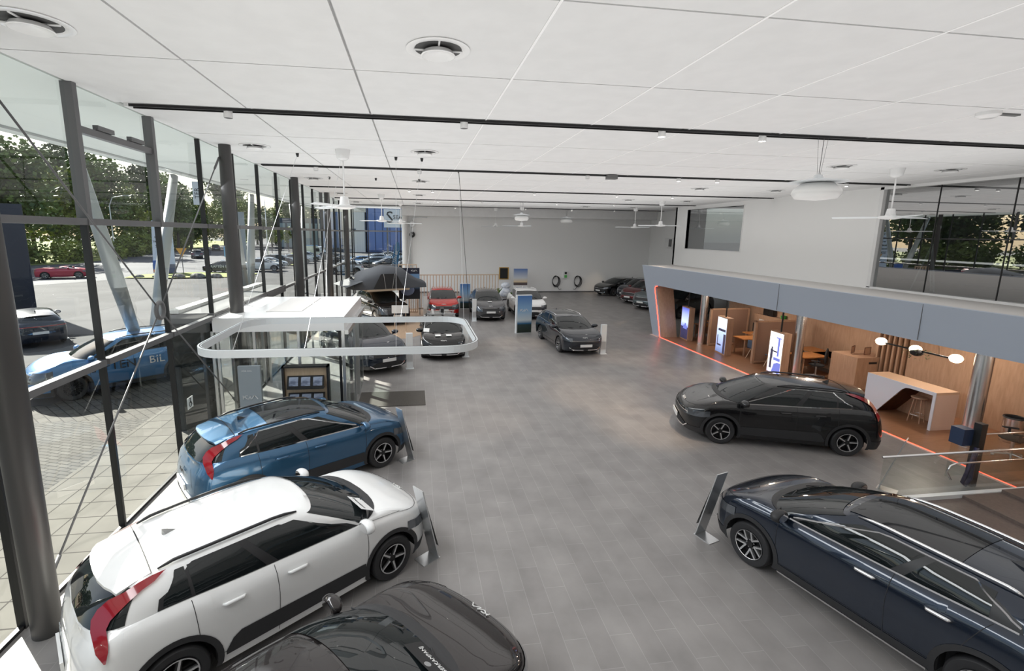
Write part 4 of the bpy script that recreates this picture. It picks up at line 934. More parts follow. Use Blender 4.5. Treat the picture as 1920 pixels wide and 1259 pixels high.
# slatted wood screens
BEECH = wood('beech_slat', (.62, .48, .36), (.54, .40, .29))
def fence(x0, y0, x1, y1, h, n_, lab):
    L = sqrt((x1 - x0) ** 2 + (y1 - y0) ** 2); t = thing('slat_divider', lab, 'divider', (x0, y0, 0), atan2(y1 - y0, x1 - x0))
    for z in (0.03, h - .03):
        b = MB(); b.box((0, -.04, z - .03), (L, .04, z + .03)); b.obj('rail', BEECH, t)
    for k in range(n_):
        x = (L - .05) * k / (n_ - 1); b = MB(); b.box((x, -.035, .06), (x + .045, .035, h - .06)); b.obj('slat', BEECH, t)
fence(-1.05, 31.6, .15, 31.6, 3.0, 6, 'taller slatted wooden divider behind the poster of the person'); fence(.2, 31.9, 5.75, 32.3, 2.3, 28, 'long low slatted wooden divider behind the red and grey cars')
fence(-.4, 30.4, .2, 30.4, 1.2, 5, 'short low slatted wooden divider below the poster of the person')
b = MB(); b.quad([(-4.85, 22.6, .006), (-.3, 22.6, .006), (1.0, 24.4, .006), (2.6, 31.5, .006), (-4.85, 31.5, .006)]); o = struct('floor_3', b, wood('light_wood_floor', (.44, .31, .21), (.36, .25, .17), .35, (3, .3, 1)))
# roof tent on the big black car
R0 = CAR_L[0].matrix_basis.copy(); TENT = mat('tent_canvas', (.055, .06, .07), .7); t = thing('roof_tent', 'unfolded dark grey roof tent on top of a black car', 'tent'); t.matrix_world = R0 @ Matrix.Translation((.1, 0, 1.80))
b = MB(); b.box((-1.15, -1.25, 0), (1.15, 1.25, .10)); b.obj('base', mat('tent_base', (.38, .30, .22), .6), t)
b = MB(); hoops = []
for (yy, top_, w_) in ((-1.9, .35, .9), (-1.25, .95, 1.05), (0, 1.28, 1.1), (1.1, 1.15, 1.1), (1.9, .55, 1.15), (2.3, .42, 1.2)):
    hoops.append([(w_ * cos(pi * k / 10), yy, .10 + top_ * (sin(pi * k / 10) ** .55)) for k in range(11)])
b.grid(hoops); b.grid([hoops[0], [(x * .1, -2.05, .12) for x, y, z in hoops[0]]]); b.obj('canopy', TENT, t, smooth=True)
b = MB(); b.add([(-1.25, -2.45, .30), (1.25, -2.45, .30), (1.2, -1.5, .6), (-1.2, -1.5, .6)], [(0, 1, 2, 3)]); b.obj('awning', TENT, t)
b = MB(); b.add([(.3, -1.95, .18), (-.5, -1.95, .18), (-.45, -1.65, .75), (.25, -1.65, .75)], [(0, 1, 2, 3)]); b.obj('window', CGLASS, t)
for sx in (-.3, .35): b = MB(); b.tube([(1.12, sx * .6, .12), (1.14, sx, .95)], .015, n=6); b.obj('pole', ALU, t)
b = MB(); b.add([(1.13, -.9, .14), (1.13, .9, .14), (1.12, .45, .95), (1.12, -.45, .95)], [(0, 1, 2, 3)]); b.obj('side_opening', BLACKM, t)
# bike rack on the black hatchback roof
t = thing('roof_carrier', 'aluminium bar roof carrier on the black hatchback', 'roof rack'); t.matrix_world = CAR_J[0].matrix_basis @ Matrix.Translation((0, 0, 1.50))
for x in (-.75, .0): b = MB(); b.box((x - .03, -.62, .06), (x + .03, .62, .10)); b.box((x - .03, -.6, -.03), (x + .03, -.55, .06)); b.box((x - .03, .55, -.03), (x + .03, .6, .06)); b.obj('cross_bar', ALU, t)
for y in (-.35, .1): b = MB(); b.box((-1.0, y - .05, .10), (.4, y + .05, .14)); b.obj('rail', ALU, t)
b = MB(); b.box((-.2, -.02, .14), (.1, .12, .32)); b.obj('clamp', BLACK, t)
# reception and brochure furniture
t = thing('reception_desk', 'oak counter with dark sloping top by the far facade columns', 'counter', (-4.0, 25.2, 0), 0)
b = MB(); b.box((-.55, -.35, 0), (.35, .35, 1.22)); b.obj('body', WOODP, t); b = MB(); b.add([(-.6, -.4, 1.22), (.4, -.4, 1.22), (.4, .45, 1.5), (-.6, .45, 1.5), (-.6, -.4, 1.2), (.4, -.4, 1.2), (.4, .45, 1.2), (-.6, .45, 1.2)], [(0, 1, 2, 3), (4, 7, 6, 5), (0, 4, 5, 1), (1, 5, 6, 2), (2, 6, 7, 3), (3, 7, 4, 0)]); b.obj('top', mat('desk_top', (.32, .29, .27), .5), t)
b = MB(); b.box((.45, -.1, 0), (.95, .3, .95)); b.obj('side_cabinet', WOODP, t)
t = thing('brochure_rack', 'dark framed wooden brochure rack standing before the vestibule glass', 'brochure rack', (-2.72, 11.95, 0), 0)
b = MB(); b.box((-.56, -.1, 0), (-.51, .12, 1.72)); b.box((.51, -.1, 0), (.56, .12, 1.72)); b.box((-.56, -.1, 1.68), (.56, .12, 1.72)); b.obj('frame', BLACK, t); b = MB(); b.box((-.51, 0, 0), (.51, .05, 1.68)); b.obj('back_board', WOODP, t)
for z in (.28, .72, 1.16):
    b = MB(); b.add([(-.44, -.02, z + .30), (.44, -.02, z + .30), (.44, -.16, z), (-.44, -.16, z)], [(0, 1, 2, 3), (3, 2, 1, 0)]); b.box((-.44, -.17, z - .01), (.44, 0, z + .0)); b.obj('shelf', BLACK, t)
BRO = noisy(mat('brochure', (.2, .25, .35), .35), (.08, .1, .16), (.34, .40, .52), (5, 5, 9), detail=3)
for z, zn in ((.28, 'bottom'), (.72, 'middle'), (1.16, 'top')):
    for k, (x, xn) in enumerate(((-.29, 'left'), (0, 'centre'), (.29, 'right'))):
        b = MB(); b.add([(-.11, -.03, .27), (.11, -.03, .27), (.11, -.14, .01), (-.11, -.14, .01), (-.11, -.045, .265), (.11, -.045, .265), (.11, -.155, .005), (-.11, -.155, .005)], [(4, 5, 6, 7), (0, 3, 2, 1), (0, 1, 5, 4), (3, 7, 6, 2)])
        tag(b.obj('brochure', BRO, loc=(-2.72 + x, 11.95, z)), 'blue grey car brochure, %s one on the %s shelf of the rack' % (xn, zn), 'brochure', 'brochures on the rack')
t = thing('info_totem', 'grey information totem with a pale emblem at the vestibule glass, left of the brochure rack', 'totem', (-4.05, 11.95, 0), 0)
b = MB(); b.box((-.26, -.05, 0), (.26, .05, 1.74)); b.obj('panel', mat('totem_grey', (.30, .34, .37), .35), t); emblem(.34, PLATE, 'emblem', t, frame((0, -.056, .95), (1, 0, 0), (0, 0, 1)))
text('FÖR DIG', .06, PLATE, 'lettering', t, frame((-.05, -.056, 1.62), (1, 0, 0), (0, 0, 1)), .001)
b = MB(); b.box((-.005, -.13, -.13), (.0, .13, .13)); o = tag(b.obj('access_sign', mat('sign_white', (.8, .8, .8), .4), loc=(XG - .012, 10.88, 1.22)), 'white wheelchair access sticker on the facade glass beside the vestibule', 'sign')
b = MB(); b.tube([(.004, .0, .09), (.004, .0, .0), (.004, .05, 0), (.004, .07, -.06)], .008, n=5); b.tube([(.004, -.0 + .055 * cos(a), -.035 + .055 * sin(a)) for a in [2 * pi * k / 14 for k in range(14)]], .007, closed=True, n=5); b.ball((.004, 0, .10), .014, n=8, k=6); b.obj('wheelchair_symbol', BLACK, o)
t = thing('tripod_stand', 'thin bare poster stand on the wood floor in front of the tent car', 'stand', (-.75, 24.2, 0), 0)
for x in (-.28, .28): b = MB(); b.tube([(x, 0, 0), (x, 0, 1.0)], .018); b.box((x - .02, -.25, 0), (x + .02, .25, .02)); b.obj('leg', BEECH, t)
b = MB(); b.box((-.42, -.03, .98), (.42, .03, 1.38)); b.obj('panel', PLATE, t)
# things along the far wall
t = thing('wall_frame', 'small gold framed dark notice on the end wall above the wrapped bundle', 'frame', (7.70, YF - .03, 1.15), 0); b = MB(); b.box((-.42, -.03, 0), (.42, .0, 1.05)); b.obj('frame', mat('gold', (.6, .36, .08), .4, .6), t); b = MB(); b.box((-.34, -.04, .07), (.34, -.03, .98)); b.obj('notice', BLACKM, t)
t = thing('sunset_display', 'blue to cream sunset poster panel leaning at the end wall', 'poster', (8.95, 39.6, 0), 0); b = MB(); b.box((-.58, -.1, .75), (.58, .1, 2.15)); b.obj('panel', SUNS, t); b = MB(); b.box((-.6, -.12, 0), (.6, .12, .75)); b.obj('base', WHITEGL, t)
b = MB(); b.ball((0, 0, .42), .6, m=None, n=14, k=8, sc=(.85, .6, .7)); b.ball((.05, 0, .95), .5, n=14, k=8, sc=(.8, .6, .55)); tag(b.obj('wrapped_bundle', noisy(mat('plastic_wrap', (.6, .65, .75), .3), (.45, .5, .6), (.8, .83, .88), (4, 4, 6)), smooth=True, loc=(7.2, 37.4, 0)), 'plastic wrapped bundle on the floor below the gold framed notice', 'bundle')
t = thing('potted_plant', 'broad leaved green plant at the end of the slatted divider', 'plant', (5.95, 34.2, 0), 0); b = MB(); b.lathe([(0, 0), (.2, 0), (.26, .5), (.24, .5), (.22, .44), (0, .44)], n=20); b.obj('pot', WHITEGL, t)
LEAF = mat('leaf_green', (.10, .26, .03), .4)
for k in range(7):
    a = k * 2.4; L = .7 + .12 * (k % 3); b = MB(); rows = []
    for j in range(6):
        q = j / 5; w = .16 * sin(pi * (q * .85 + .1)); c_ = Vector((cos(a) * q * L * .55, sin(a) * q * L * .55, .45 + L * (q * 1.15 - .35 * q * q))); e = Vector((-sin(a), cos(a), 0)) * w; rows.append([tuple(c_ - e), tuple(c_ + Vector((0, 0, -.02))), tuple(c_ + e)])
    b.grid(rows); b.obj('leaf', LEAF, t, smooth=True)
t = thing('wall_charger', 'green and white wall charger on the end wall', 'charger', (13.25, YF, 1.25), 0); b = MB(); b.box((-.2, -.14, 0), (.2, 0, .62)); b.obj('body', WHITEGL, t); b = MB(); b.box((-.12, -.15, .05), (.12, -.14, .3)); b.obj('front_panel', mat('charger_green', (.12, .5, .12), .4), t); b = MB(); b.box((-.1, -.15, .36), (.1, -.14, .56)); b.obj('display', BLACK, t)
def coil(cx_, lab):
    t = thing('charging_cable', lab, 'cable', (cx_, YF - .08, 0), 0); b = MB()
    for k in range(4): b.tube([((.26 + .03 * k) * cos(a) + .02 * k, -.03 * k, 1.05 + (.42 + .02 * k) * sin(a) - .03 * k) for a in [2 * pi * q / 22 for q in range(22)]], .022, closed=True, n=6)
    b.obj('loop', BLACKM, t, smooth=True); b = MB(); b.tube([(.1, -.05, .62), (.35 if cx_ < 13 else -.2, -.08, .25), (.55 if cx_ < 13 else -.35, -.05, .3)], .02, n=6); b.obj('lead', BLACKM, t, smooth=True)
    b = MB(); b.box((-.05, -.02, 1.4), (.05, .06, 1.5)); b.obj('hook', ALU, t)
coil(12.35, 'coiled black charging cable hanging left of the wall charger'); coil(14.35, 'coiled black charging cable hanging right of the wall charger')
t = thing('wall_cabinet', 'small white technical cabinet high on the side wall above the far right cars', 'cabinet', (XR - .16, 37.2, 4.1), 0); b = MB(); b.box((0, -.6, 0), (.16, .6, .8)); b.obj('body', WHITEGL, t); b = MB(); b.box((-.02, -.5, .1), (0, -.05, .7)); b.obj('door', GREYM, t)
for (z, mm, lb) in ((5.75, ALU, 'round silver reel bracket on the end wall by the corner column, upper one'), (4.9, BLACK, 'round black reel bracket on the end wall by the corner column, lower one')):
    b = MB(); b.lathe([(.06, -.06), (.22, -.06), (.24, 0), (.05, .02)], axis='y', n=20); tag(b.obj('wall_reel', mm, smooth='auto', loc=(-.15, YF - .15, z)), lb, 'reel')
b = MB(); b.tube([(-.3, YF - .2, 2.2), (-.3, YF - .2, 5.9), (-.1, YF - .2, 6.25), (.5, YF - .2, 6.32), (1.1, YF - .2, 6.32)], .035, n=8); tag(b.obj('wall_pipe', ALUW, smooth=True), 'white bent pipe at the left edge of the end wall', 'pipe')
# wires from the ceiling
# ---------------------------------------------------- office zone
def screen_stand(x, y, label, art):
    t = thing('display_screen', label, 'screen', (x, y, 0), -.12); b = MB(); b.box((0, -.42, .0), (.26, .42, 1.62)); b.obj('casing', WOOD, t)
    b = MB(); b.box((-.008, -.37, .06), (0, .37, 1.58)); b.obj('screen', art, t)
    b = MB(); b.tube([(.13, 0, 1.62), (.13, 0, 2.62)], .03, n=8); b.obj('ceiling_rod', BLACK, t); return t
def scr(name, stops, es=1.5):
    m = mat(name, (.02, .02, .02), .2); n, l, bs = nt(m); mp = coords(n, l, kind='Generated'); sp = n.new('ShaderNodeSeparateXYZ'); l.new(mp.outputs[0], sp.inputs[0]); r = ramp(n, stops); l.new(sp.outputs[2], r.inputs[0]); l.new(r.outputs[0], bs.inputs['Emission Color']); bs.inputs['Emission Strength'].default_value = es; return m
S1 = scr('screen_car_night', [(0, (.02, .02, .05)), (.38, (.03, .03, .10)), (.40, (.25, .32, .75)), (.55, (.6, .7, 1)), (.8, (.35, .42, .9)), (1, (.08, .1, .5))])
S2 = scr('screen_car_front', [(0, (.15, .2, .4)), (.3, (.35, .45, .75)), (.6, (.5, .62, .9)), (.8, (.75, .85, 1)), (1, (.8, .9, 1))])
S3 = scr('screen_lift', [(0, (.55, .5, .75)), (.25, (.95, .95, .75)), (.45, (1, 1, .95)), (1, (1, 1, 1))], 1.8)
SIL = mat('screen_silhouette', (.01, .01, .02), .4, emit=(.05, .05, .09), es=1); SILB = mat('screen_blue', (.05, .07, .3), .4, emit=(.2, .24, .7), es=1)
t = screen_stand(13.15, 21.35, 'wood cased portrait screen showing a blue car at dusk, left of the first steel column', S1)
b = MB(); b.box((-.012, -.28, .55), (-.009, .12, .72)); b.prism([(-.2, .72), (.02, .72), (-.05, .84), (-.15, .84)], 'x', -.012, -.009); b.obj('car_image', SILB, t)
t = screen_stand(13.15, 18.5, 'wood cased portrait screen showing a pale car front before the first partition', S2)
b = MB(); b.box((-.012, -.33, 1.0), (-.009, .25, 1.10)); b.box((-.012, -.05, .35), (-.009, .28, .42)); b.box((-.012, .22, .35), (-.009, .28, .8)); b.box((-.012, -.37, .06), (-.009, -.2, .9)); b.obj('car_image', SIL, t)
t = screen_stand(13.15, 15.35, 'wood cased portrait screen showing a person beside a raised bicycle, behind the black car', S3)
b = MB(); b.ball((-.01, .18, .98), .05, n=10, k=6, sc=(.1, 1, 1)); b.box((-.012, .12, .6), (-.009, .26, .94)); b.box((-.012, .14, .22), (-.009, .2, .6)); b.box((-.012, .2, .22), (-.009, .26, .6)); b.box((-.012, -.12, .85), (-.009, .16, .90)); b.obj('person_image', SIL, t)
b = MB(); b.box((-.012, -.22, .72), (-.009, -.12, 1.42)); b.box((-.012, -.3, 1.38), (-.009, .0, 1.42)); b.box((-.012, -.32, .55), (-.009, .05, .66)); b.prism([(-.37, .1), (.1, .1), (.0, .42), (-.2, .5), (-.37, .5)], 'x', -.0115, -.0095); b.obj('bicycle_image', SILB, t)
def partition(x0, x1, y, label):
    t = thing('partition', label, 'partition', (x0, y, 0), .05); L = x1 - x0
    for (a, c_, nm) in (((0, -.05, 0), (.09, .05, 1.75), 'post'), ((L - .06, -.05, 0), (L, .05, 1.75), 'post'), ((0, -.05, 1.69), (L, .05, 1.75), 'rail'), ((0, -.05, .04), (L, .05, .10), 'rail')):
        b = MB(); b.box(a, c_); b.obj(nm, WOOD, t)
    b = MB(); b.box((.09, -.006, .1), (L - .06, .006, 1.69)); b.obj('frosted_panel', FROST, t)
FROST.node_tree.nodes['Principled BSDF'].inputs['Alpha'].default_value = .72
partition(13.55, 15.6, 20.0, 'wood framed frosted partition just right of the first steel column'); partition(13.4, 15.6, 16.85, 'wood framed frosted partition behind the bicycle screen')
def desk(x, y, label):
    t = thing('desk', label, 'desk', (x, y, 0)); b = MB(); b.box((-.9, -.38, .70), (.9, .38, .74)); b.box((.15, -.38, .70), (.9, 1.2, .74)); b.obj('desktop', wood('desk_wood', (.58, .25, .08), (.46, .18, .05)), t)
    for xx, yy in ((-.85, -.33), (-.85, .30), (.82, -.33), (.82, 1.1)): b = MB(); b.box((xx, yy, 0), (xx + .05, yy + .05, .70)); b.obj('leg', WOOD, t)
    b = MB(); b.box((-.85, .33, .2), (.85, .35, .68)); b.obj('modesty_panel', WOOD, t)
desk(14.75, 21.3, 'wooden desk behind the first steel column'); desk(14.75, 18.3, 'wooden desk between the two frosted partitions'); desk(14.85, 15.3, 'wooden desk right of the bicycle screen')
t = thing('monitor', 'black monitor standing on the desk between the partitions', 'monitor', (15.05, 18.9, .74), -.4); b = MB(); b.box((-.03, -.30, .12), (.0, .30, .48)); b.obj('screen', BLACK, t); b = MB(); b.box((-.1, -.1, 0), (.1, .1, .01)); b.box((-.01, -.03, 0), (.02, .03, .2)); b.obj('stand', ALU, t)
def shell_chair(x, y, rz, label):
    t = thing('chair', label, 'chair', (x, y, 0), rz, 'blue grey shell chairs'); rows = []
    for k in range(9):
        a = k / 8; row = []
        for j in range(9):
            u = (j / 8 - .5) * 2
            if a < .5: p = (.24 - a * .9, u * .24, .45 - .03 * (1 - u * u) + .05 * u * u)
            else: q = (a - .5) * 2; p = (-.21 - .10 * q + .12 * u * u * (.4 + q * .6), u * .25 * (1 - .1 * q), .45 + .36 * q - .03 * u * u * q)
            row.append(p)
        rows.append(row)
    b = MB(); b.grid(rows); o = b.obj('shell', SEAT, t, smooth=True); md = o.modifiers.new('t', 'SOLIDIFY'); md.thickness = .02
    for sx in (-1, 1):
        for sy in (-1, 1): b = MB(); b.tube([(sx * .12, sy * .12, .43), (sx * .24, sy * .24, 0)], .014, n=6); b.obj('leg', BEECH, t)
shell_chair(14.1, 17.55, .4, 'blue grey shell chair with wooden legs before the second partition'); shell_chair(13.95, 16.35, 2.2, 'blue grey shell chair behind the bicycle screen, half hidden'); shell_chair(15.2, 16.2, -1.2, 'blue grey shell chair at the far side of the desk behind the bicycle screen')
def office_chair(x, y, rz, label):
    t = thing('office_chair', label, 'office chair', (x, y, 0), rz); b = MB(); b.ball((0, 0, .48), .26, n=16, k=8, sc=(1, 1, .18)); b.obj('seat', BLACKM, t, smooth=True)
    b = MB(); b.ball((-.26, 0, .84), .28, n=16, k=8, sc=(.16, .85, 1.1)); b.obj('backrest', BLACKM, t, smooth=True); b = MB(); b.tube([(0, 0, .06), (0, 0, .45)], .03); b.obj('gas_lift', ALU, t)
    for k in range(5): a = 2 * pi * k / 5; b = MB(); b.tube([(0, 0, .10), (.3 * cos(a), .3 * sin(a), .06)], .02, n=6); b.ball((.3 * cos(a), .3 * sin(a), .035), .035, None, 8, 6); b.obj('leg', ALU, t)
    for sy in (-.26, .26): b = MB(); b.box((-.15, sy - .03, .64), (.12, sy + .03, .67)); b.box((-.02, sy - .015, .46), (.02, sy + .015, .64)); b.obj('armrest', BLACKM, t)
office_chair(14.45, 14.85, 2.2, 'black office chair at the desk right of the bicycle screen'); office_chair(13.75, 8.55, 2.5, 'black office chair near the glass railing in front of the nearest steel column')
t = thing('cabinet', 'wooden cabinet with a small black vent slot, between steel column and slat screen', 'cabinet', (15.0, 13.85, 0), 0); b = MB(); b.box((-.45, -.45, 0), (.85, .55, 1.1)); b.obj('body', WOOD, t); b = MB(); b.box((.0, -.458, .88), (.3, -.45, .95)); b.obj('handle_slot', BLACK, t)
for k, (x, y, rz, lb) in enumerate(((14.95, 14.0, .5, 'left most wooden sample frame on the cabinet top'), (15.25, 13.75, .2, 'middle dark wooden sample frame on the cabinet top'), (15.6, 13.6, .6, 'right most leaning wooden sample frame on the cabinet top'))):
    t = thing('sample_frame', lb, 'frame', (x, y, 1.1), rz); b = MB(); b.box((-.16, -.02, .02), (.16, .0, .04)); b.box((-.16, -.02, .26), (.16, .0, .28)); b.box((-.16, -.02, .02), (-.14, 0, .28)); b.box((.14, -.02, .02), (.16, 0, .28)); b.obj('frame', WOODD, t); b = MB(); b.box((-.14, -.01, .04), (.14, -.004, .26)); b.obj('sample', WOOD, t)
b = MB(); b.box((0, -.11, -.09), (.02, .11, .09)); o = tag(b.obj('exit_sign', mat('sign_red', (.4, .03, .04), .4), loc=(15.86, 13.73, 1.74)), 'small red fire point sign on the wood wall above the hanging lamp', 'sign'); b = MB(); b.box((-.004, -.07, -.05), (0, -.02, .05)); b.box((-.004, .0, -.05), (0, .07, .03)); b.obj('symbol', WHITEGL, o)
# white counter with a slanted opening, stool
t = thing('bar_counter', 'white standing counter with a slanted cut out beside the rear of the black car', 'counter', (13.5, 10.12, 0), 0); PINKW = mat('counter_side', (.66, .50, .42), .5)
b = MB(); pl = [(0, 0), (0, 1.05), (1.92, 1.05), (1.92, .0), (1.5, .0), (.88, .86), (.78, .94), (.66, .96), (.07, .96), (.07, 0)]
n_ = len(pl); vs = [(0, p[0], p[1]) for p in pl] + [(.02, p[0], p[1]) for p in pl]; fr_ = [(0, 1, 8, 9), (1, 2, 7, 8), (2, 6, 7), (2, 5, 6), (2, 3, 4, 5)]
b.add(vs, [q[::-1] for q in fr_] + [tuple(n_ + i for i in q) for q in fr_] + [(i, (i + 1) % n_, n_ + (i + 1) % n_, n_ + i) for i in range(n_)]); b.obj('front_panel', mat('counter_white', (.72, .76, .84), .35), t)
b = MB(); b.box((.02, 0, .98), (.72, 1.92, 1.05)); b.obj('top', mat('counter_top', (.62, .43, .30), .45), t); b = MB(); b.box((.02, 0, 0), (.72, .07, .98)); b.obj('end_panel', PINKW, t)
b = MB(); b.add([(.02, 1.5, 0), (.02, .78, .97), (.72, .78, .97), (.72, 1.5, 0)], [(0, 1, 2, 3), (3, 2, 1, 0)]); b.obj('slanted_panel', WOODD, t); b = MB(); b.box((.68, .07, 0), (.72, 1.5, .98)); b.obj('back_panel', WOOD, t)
t = thing('bar_stool', 'round seated wooden bar stool inside the opening of the white counter', 'stool', (13.78, 10.72, .006), .3); b = MB(); b.lathe([(0, .68), (.17, .68), (.185, .70), (.18, .72), (0, .725)], n=24); b.obj('seat', WOOD, t, smooth='auto')
for k in range(4): a = pi / 4 + pi * k / 2; b = MB(); b.tube([(.11 * cos(a), .11 * sin(a), .69), (.19 * cos(a), .19 * sin(a), 0)], .014, n=8); b.obj('leg', WOOD, t)
b = MB(); b.tube([(.165 * cos(a), .165 * sin(a), .22) for a in [2 * pi * k / 20 for k in range(20)]], .007, closed=True, n=6); b.obj('foot_ring', STEEL, t)
t = thing('pendant_lamp', 'black bar pendant with three glowing globes and a trailing plant above the counter', 'lamp', (13.6, 10.9, 2.02), 0)
b = MB(); b.box((-.015, -1.05, -.02), (.015, 1.05, .02)); b.obj('bar', BLACK, t)
for y in (-1.0, 0.0, .98): b = MB(); b.ball((0, y, .02), .14, n=18, k=10, sc=(1, 1, .8)); b.obj('globe', LAMPW, t, smooth=True); b = MB(); b.lathe([(0, 0), (.145, 0), (.145, .012), (0, .012)], c=(0, y, -.01), n=20); b.obj('dish', BLACK, t)
b = MB(); b.ball((-.02, -.06, -.05), .15, n=14, k=8, sc=(1, 1, .7)); b.obj('planter', BLACKM, t, smooth=True)
b = MB()
for k in range(60):
    a = random.random() * 6.28; r_ = .1 + random.random() * .16; z = random.uniform(-.22, .08); p = Vector((r_ * cos(a), -.06 + r_ * 1.6 * sin(a), z)); e = Vector((random.uniform(-1, 1), random.uniform(-1, 1), random.uniform(-1, 1))) * .03; f = Vector((random.uniform(-1, 1), random.uniform(-1, 1), random.uniform(-1, 1))) * .03
    b.add([tuple(p - e), tuple(p + f), tuple(p + e)], [(0, 1, 2)])
b.obj('trailing_plant', mat('trailing_leaf', (.05, .09, .025), .6), t); b = MB(); b.tube([(0, -.6, .02), (0, -.5, .6)], .004, n=4); b.tube([(0, .6, .02), (0, .5, .6)], .004, n=4); b.obj('cable', BLACK, t)
t = thing('waste_bin', 'polished steel open topped bin beside the near slat screen', 'bin', (14.85, 9.3, .006), 0); b = MB(); b.lathe([(0, 0), (.19, 0), (.2, .02), (.2, .62)], n=32); b.obj('body', STEEL, t, smooth='auto'); b = MB(); b.lathe([(.2, .62), (.215, .63), (.205, .66), (.18, .64), (.17, .5), (0, .5)], n=32); b.obj('rim', BLACK, t, smooth='auto')
for (x, y, L, lb) in ((14.7, 15.6, 1.6, 'black bar lamp hanging above the desk right of the bicycle screen'), (15.0, 20.6, 2.2, 'black bar lamp hanging at the left end of the office zone')):
    t = thing('bar_lamp', lb, 'lamp', (x, y, 2.22), .9); b = MB(); b.box((-L / 2, -.04, 0), (L / 2, .04, .06)); b.obj('body', BLACK, t)
    for s_ in (-.4, .4): b = MB(); b.tube([(s_ * L, 0, .06), (s_ * L, 0, .40)], .004, n=4); b.obj('wire', BLACK, t)
t = thing('bookcase', 'open oak shelf unit holding black binders at the back of the office zone', 'shelf', (15.66, 18.2, 0), 0); b = MB(); b.box((0, -.2, 0), (.23, 1.6, 1.55)); b.obj('body', WOOD, t); b = MB(); b.box((-.01, .0, 1.1), (.0, .5, 1.4)); b.obj('niche', WOODD, t)
for k in range(8): b = MB(); b.box((0, 0, 0), (.2, .06, .3)); tag(b.obj('binder', BLACK, loc=(15.67, 18.7 + .075 * k, 1.55)), 'black ring binder on top of the oak shelf unit', 'binder', 'binders on the oak shelf unit')
b = MB(); b.lathe([(0, 0), (.09, 0), (.12, .14), (0, .14)], n=14); tag(b.obj('green_bowl', mat('green_plastic', (.05, .35, .06), .4), loc=(15.78, 18.2, 1.55)), 'green bowl on the near end of the oak shelf unit', 'bowl')
b = MB(); b.box((0, -.16, 0), (.01, .16, .24)); tag(b.obj('paper_sheet', PLATE, loc=(15.64, 19.3, 1.1)), 'white sheet fixed to the oak shelf unit', 'paper')
# stairs and railing on the right
t = thing('glass_railing', 'clear glass railing with a steel top rail in the lower right corner', 'railing', (8.75, 7.25, 0), .0)
b = MB(); b.tube([(0, 0, .93), (6.2, .0, .93)], .024, n=10); b.obj('top_rail', STEEL, t, smooth=True); b = MB(); b.tube([(1.45, -.12, .45), (1.33, -.12, .62), (1.38, -.12, .74), (1.5, -.12, .78), (6.2, -.12, .80)], .018, n=8); b.obj('handrail', STEEL, t, smooth=True)
for x0, x1 in ((.02, 2.58), (2.6, 5.2)): b = MB(); b.box((x0, -.006, .02), (x1, .006, .91)); b.obj('glass_panel', INGLASS, t)
t = thing('glass_railing', 'second steel rail just behind the near railing at the right edge', 'railing', (11.2, 7.95, 0), 0); b = MB(); b.tube([(0, 0, .93), (3.5, 0, .93)], .02, n=8); b.obj('top_rail', STEEL, t, smooth=True); b = MB(); b.box((0, -.006, .02), (3.5, .006, .91)); b.obj('glass_panel', INGLASS, t)
b = MB()
for k in range(3): b.box((9.6 + .9 * k, 5.2, .0), (10.5 + .9 * k, 7.1, .06 * (k + 1)), wood('stair_tread', (.15, .115, .10), (.11, .085, .075)) if k == 0 else b.mats[0])
b.box((8.95, 7.1, 0), (12.5, 7.2, .14), ALUW); struct('stair_flight', b)
t = thing('vacuum_post', 'black post with a coiled dark blue hose and blue box by the glass railing', 'vacuum', (11.35, 7.6, 0), 0); b = MB(); b.box((-.07, -.07, 0), (.07, .07, 1.35)); b.obj('post', BLACK, t); b = MB(); b.box((-.3, .05, .85), (-.05, .3, 1.2)); b.obj('box', mat('navy_box', (.02, .035, .08), .5), t)
b = MB(); b.tube([(-.08, -.05, .85), (-.2, -.08, .45), (-.3, -.08, .12), (-.22, -.08, .05), (-.12, -.08, .2), (-.08, -.05, .6), (-.06, -.05, .85)], .035, n=8); b.obj('hose', mat('hose_blue', (.02, .02, .06), .5), t, smooth=True)
# ================================================ CEILING FIXTURES
def vent(x, y, label):
    t = thing('air_diffuser', label, 'air vent', (x, y, ZC), 0, 'round ceiling air diffusers')
    b = MB(); b.lathe([(.36, .0), (.37, -.012), (.30, -.02), (.27, -.002)], n=32); b.obj('outer_ring', WHITEGL, t, smooth='auto')
    b = MB(); b.lathe([(.0, -.004), (.28, -.004)], n=24); b.obj('opening', mat_once('vent_dark', (.07, .07, .07), .7), t)  # flat disc, shade of the duct interior painted as dark colour
    b = MB(); b.lathe([(.17, -.03), (.20, -.075), (.185, -.08), (.12, -.05), (0, -.03)], n=28); b.tube([(-.28, 0, -.015), (.28, 0, -.015)], .012, n=6); b.tube([(0, -.28, -.015), (0, .28, -.015)], .012, n=6); b.obj('inner_cone', WHITEGL, t, smooth='auto')
_mo = {}
def mat_once(n, c, r, **k):
    if n not in _mo: _mo[n] = mat(n, c, r, **k)
    return _mo[n]
for k, y in enumerate((5.95, 13.03, 20.1, 27.2, 34.3)):
    nm = ['nearest', 'second nearest', 'third', 'fourth', 'farthest'][k]
    vent(.30, y, 'round white ceiling air diffuser, %s of the row down the middle' % nm); vent(-3.9, y, 'round white ceiling air diffuser, %s of the row along the facade' % nm)
    if k > 0: vent(12.4, y - .2, 'round ceiling air diffuser, %s row, left of the pair by the upper wall' % nm); vent(16.0, y - .3, 'round ceiling air diffuser, %s row, right of the pair by the upper wall' % nm)
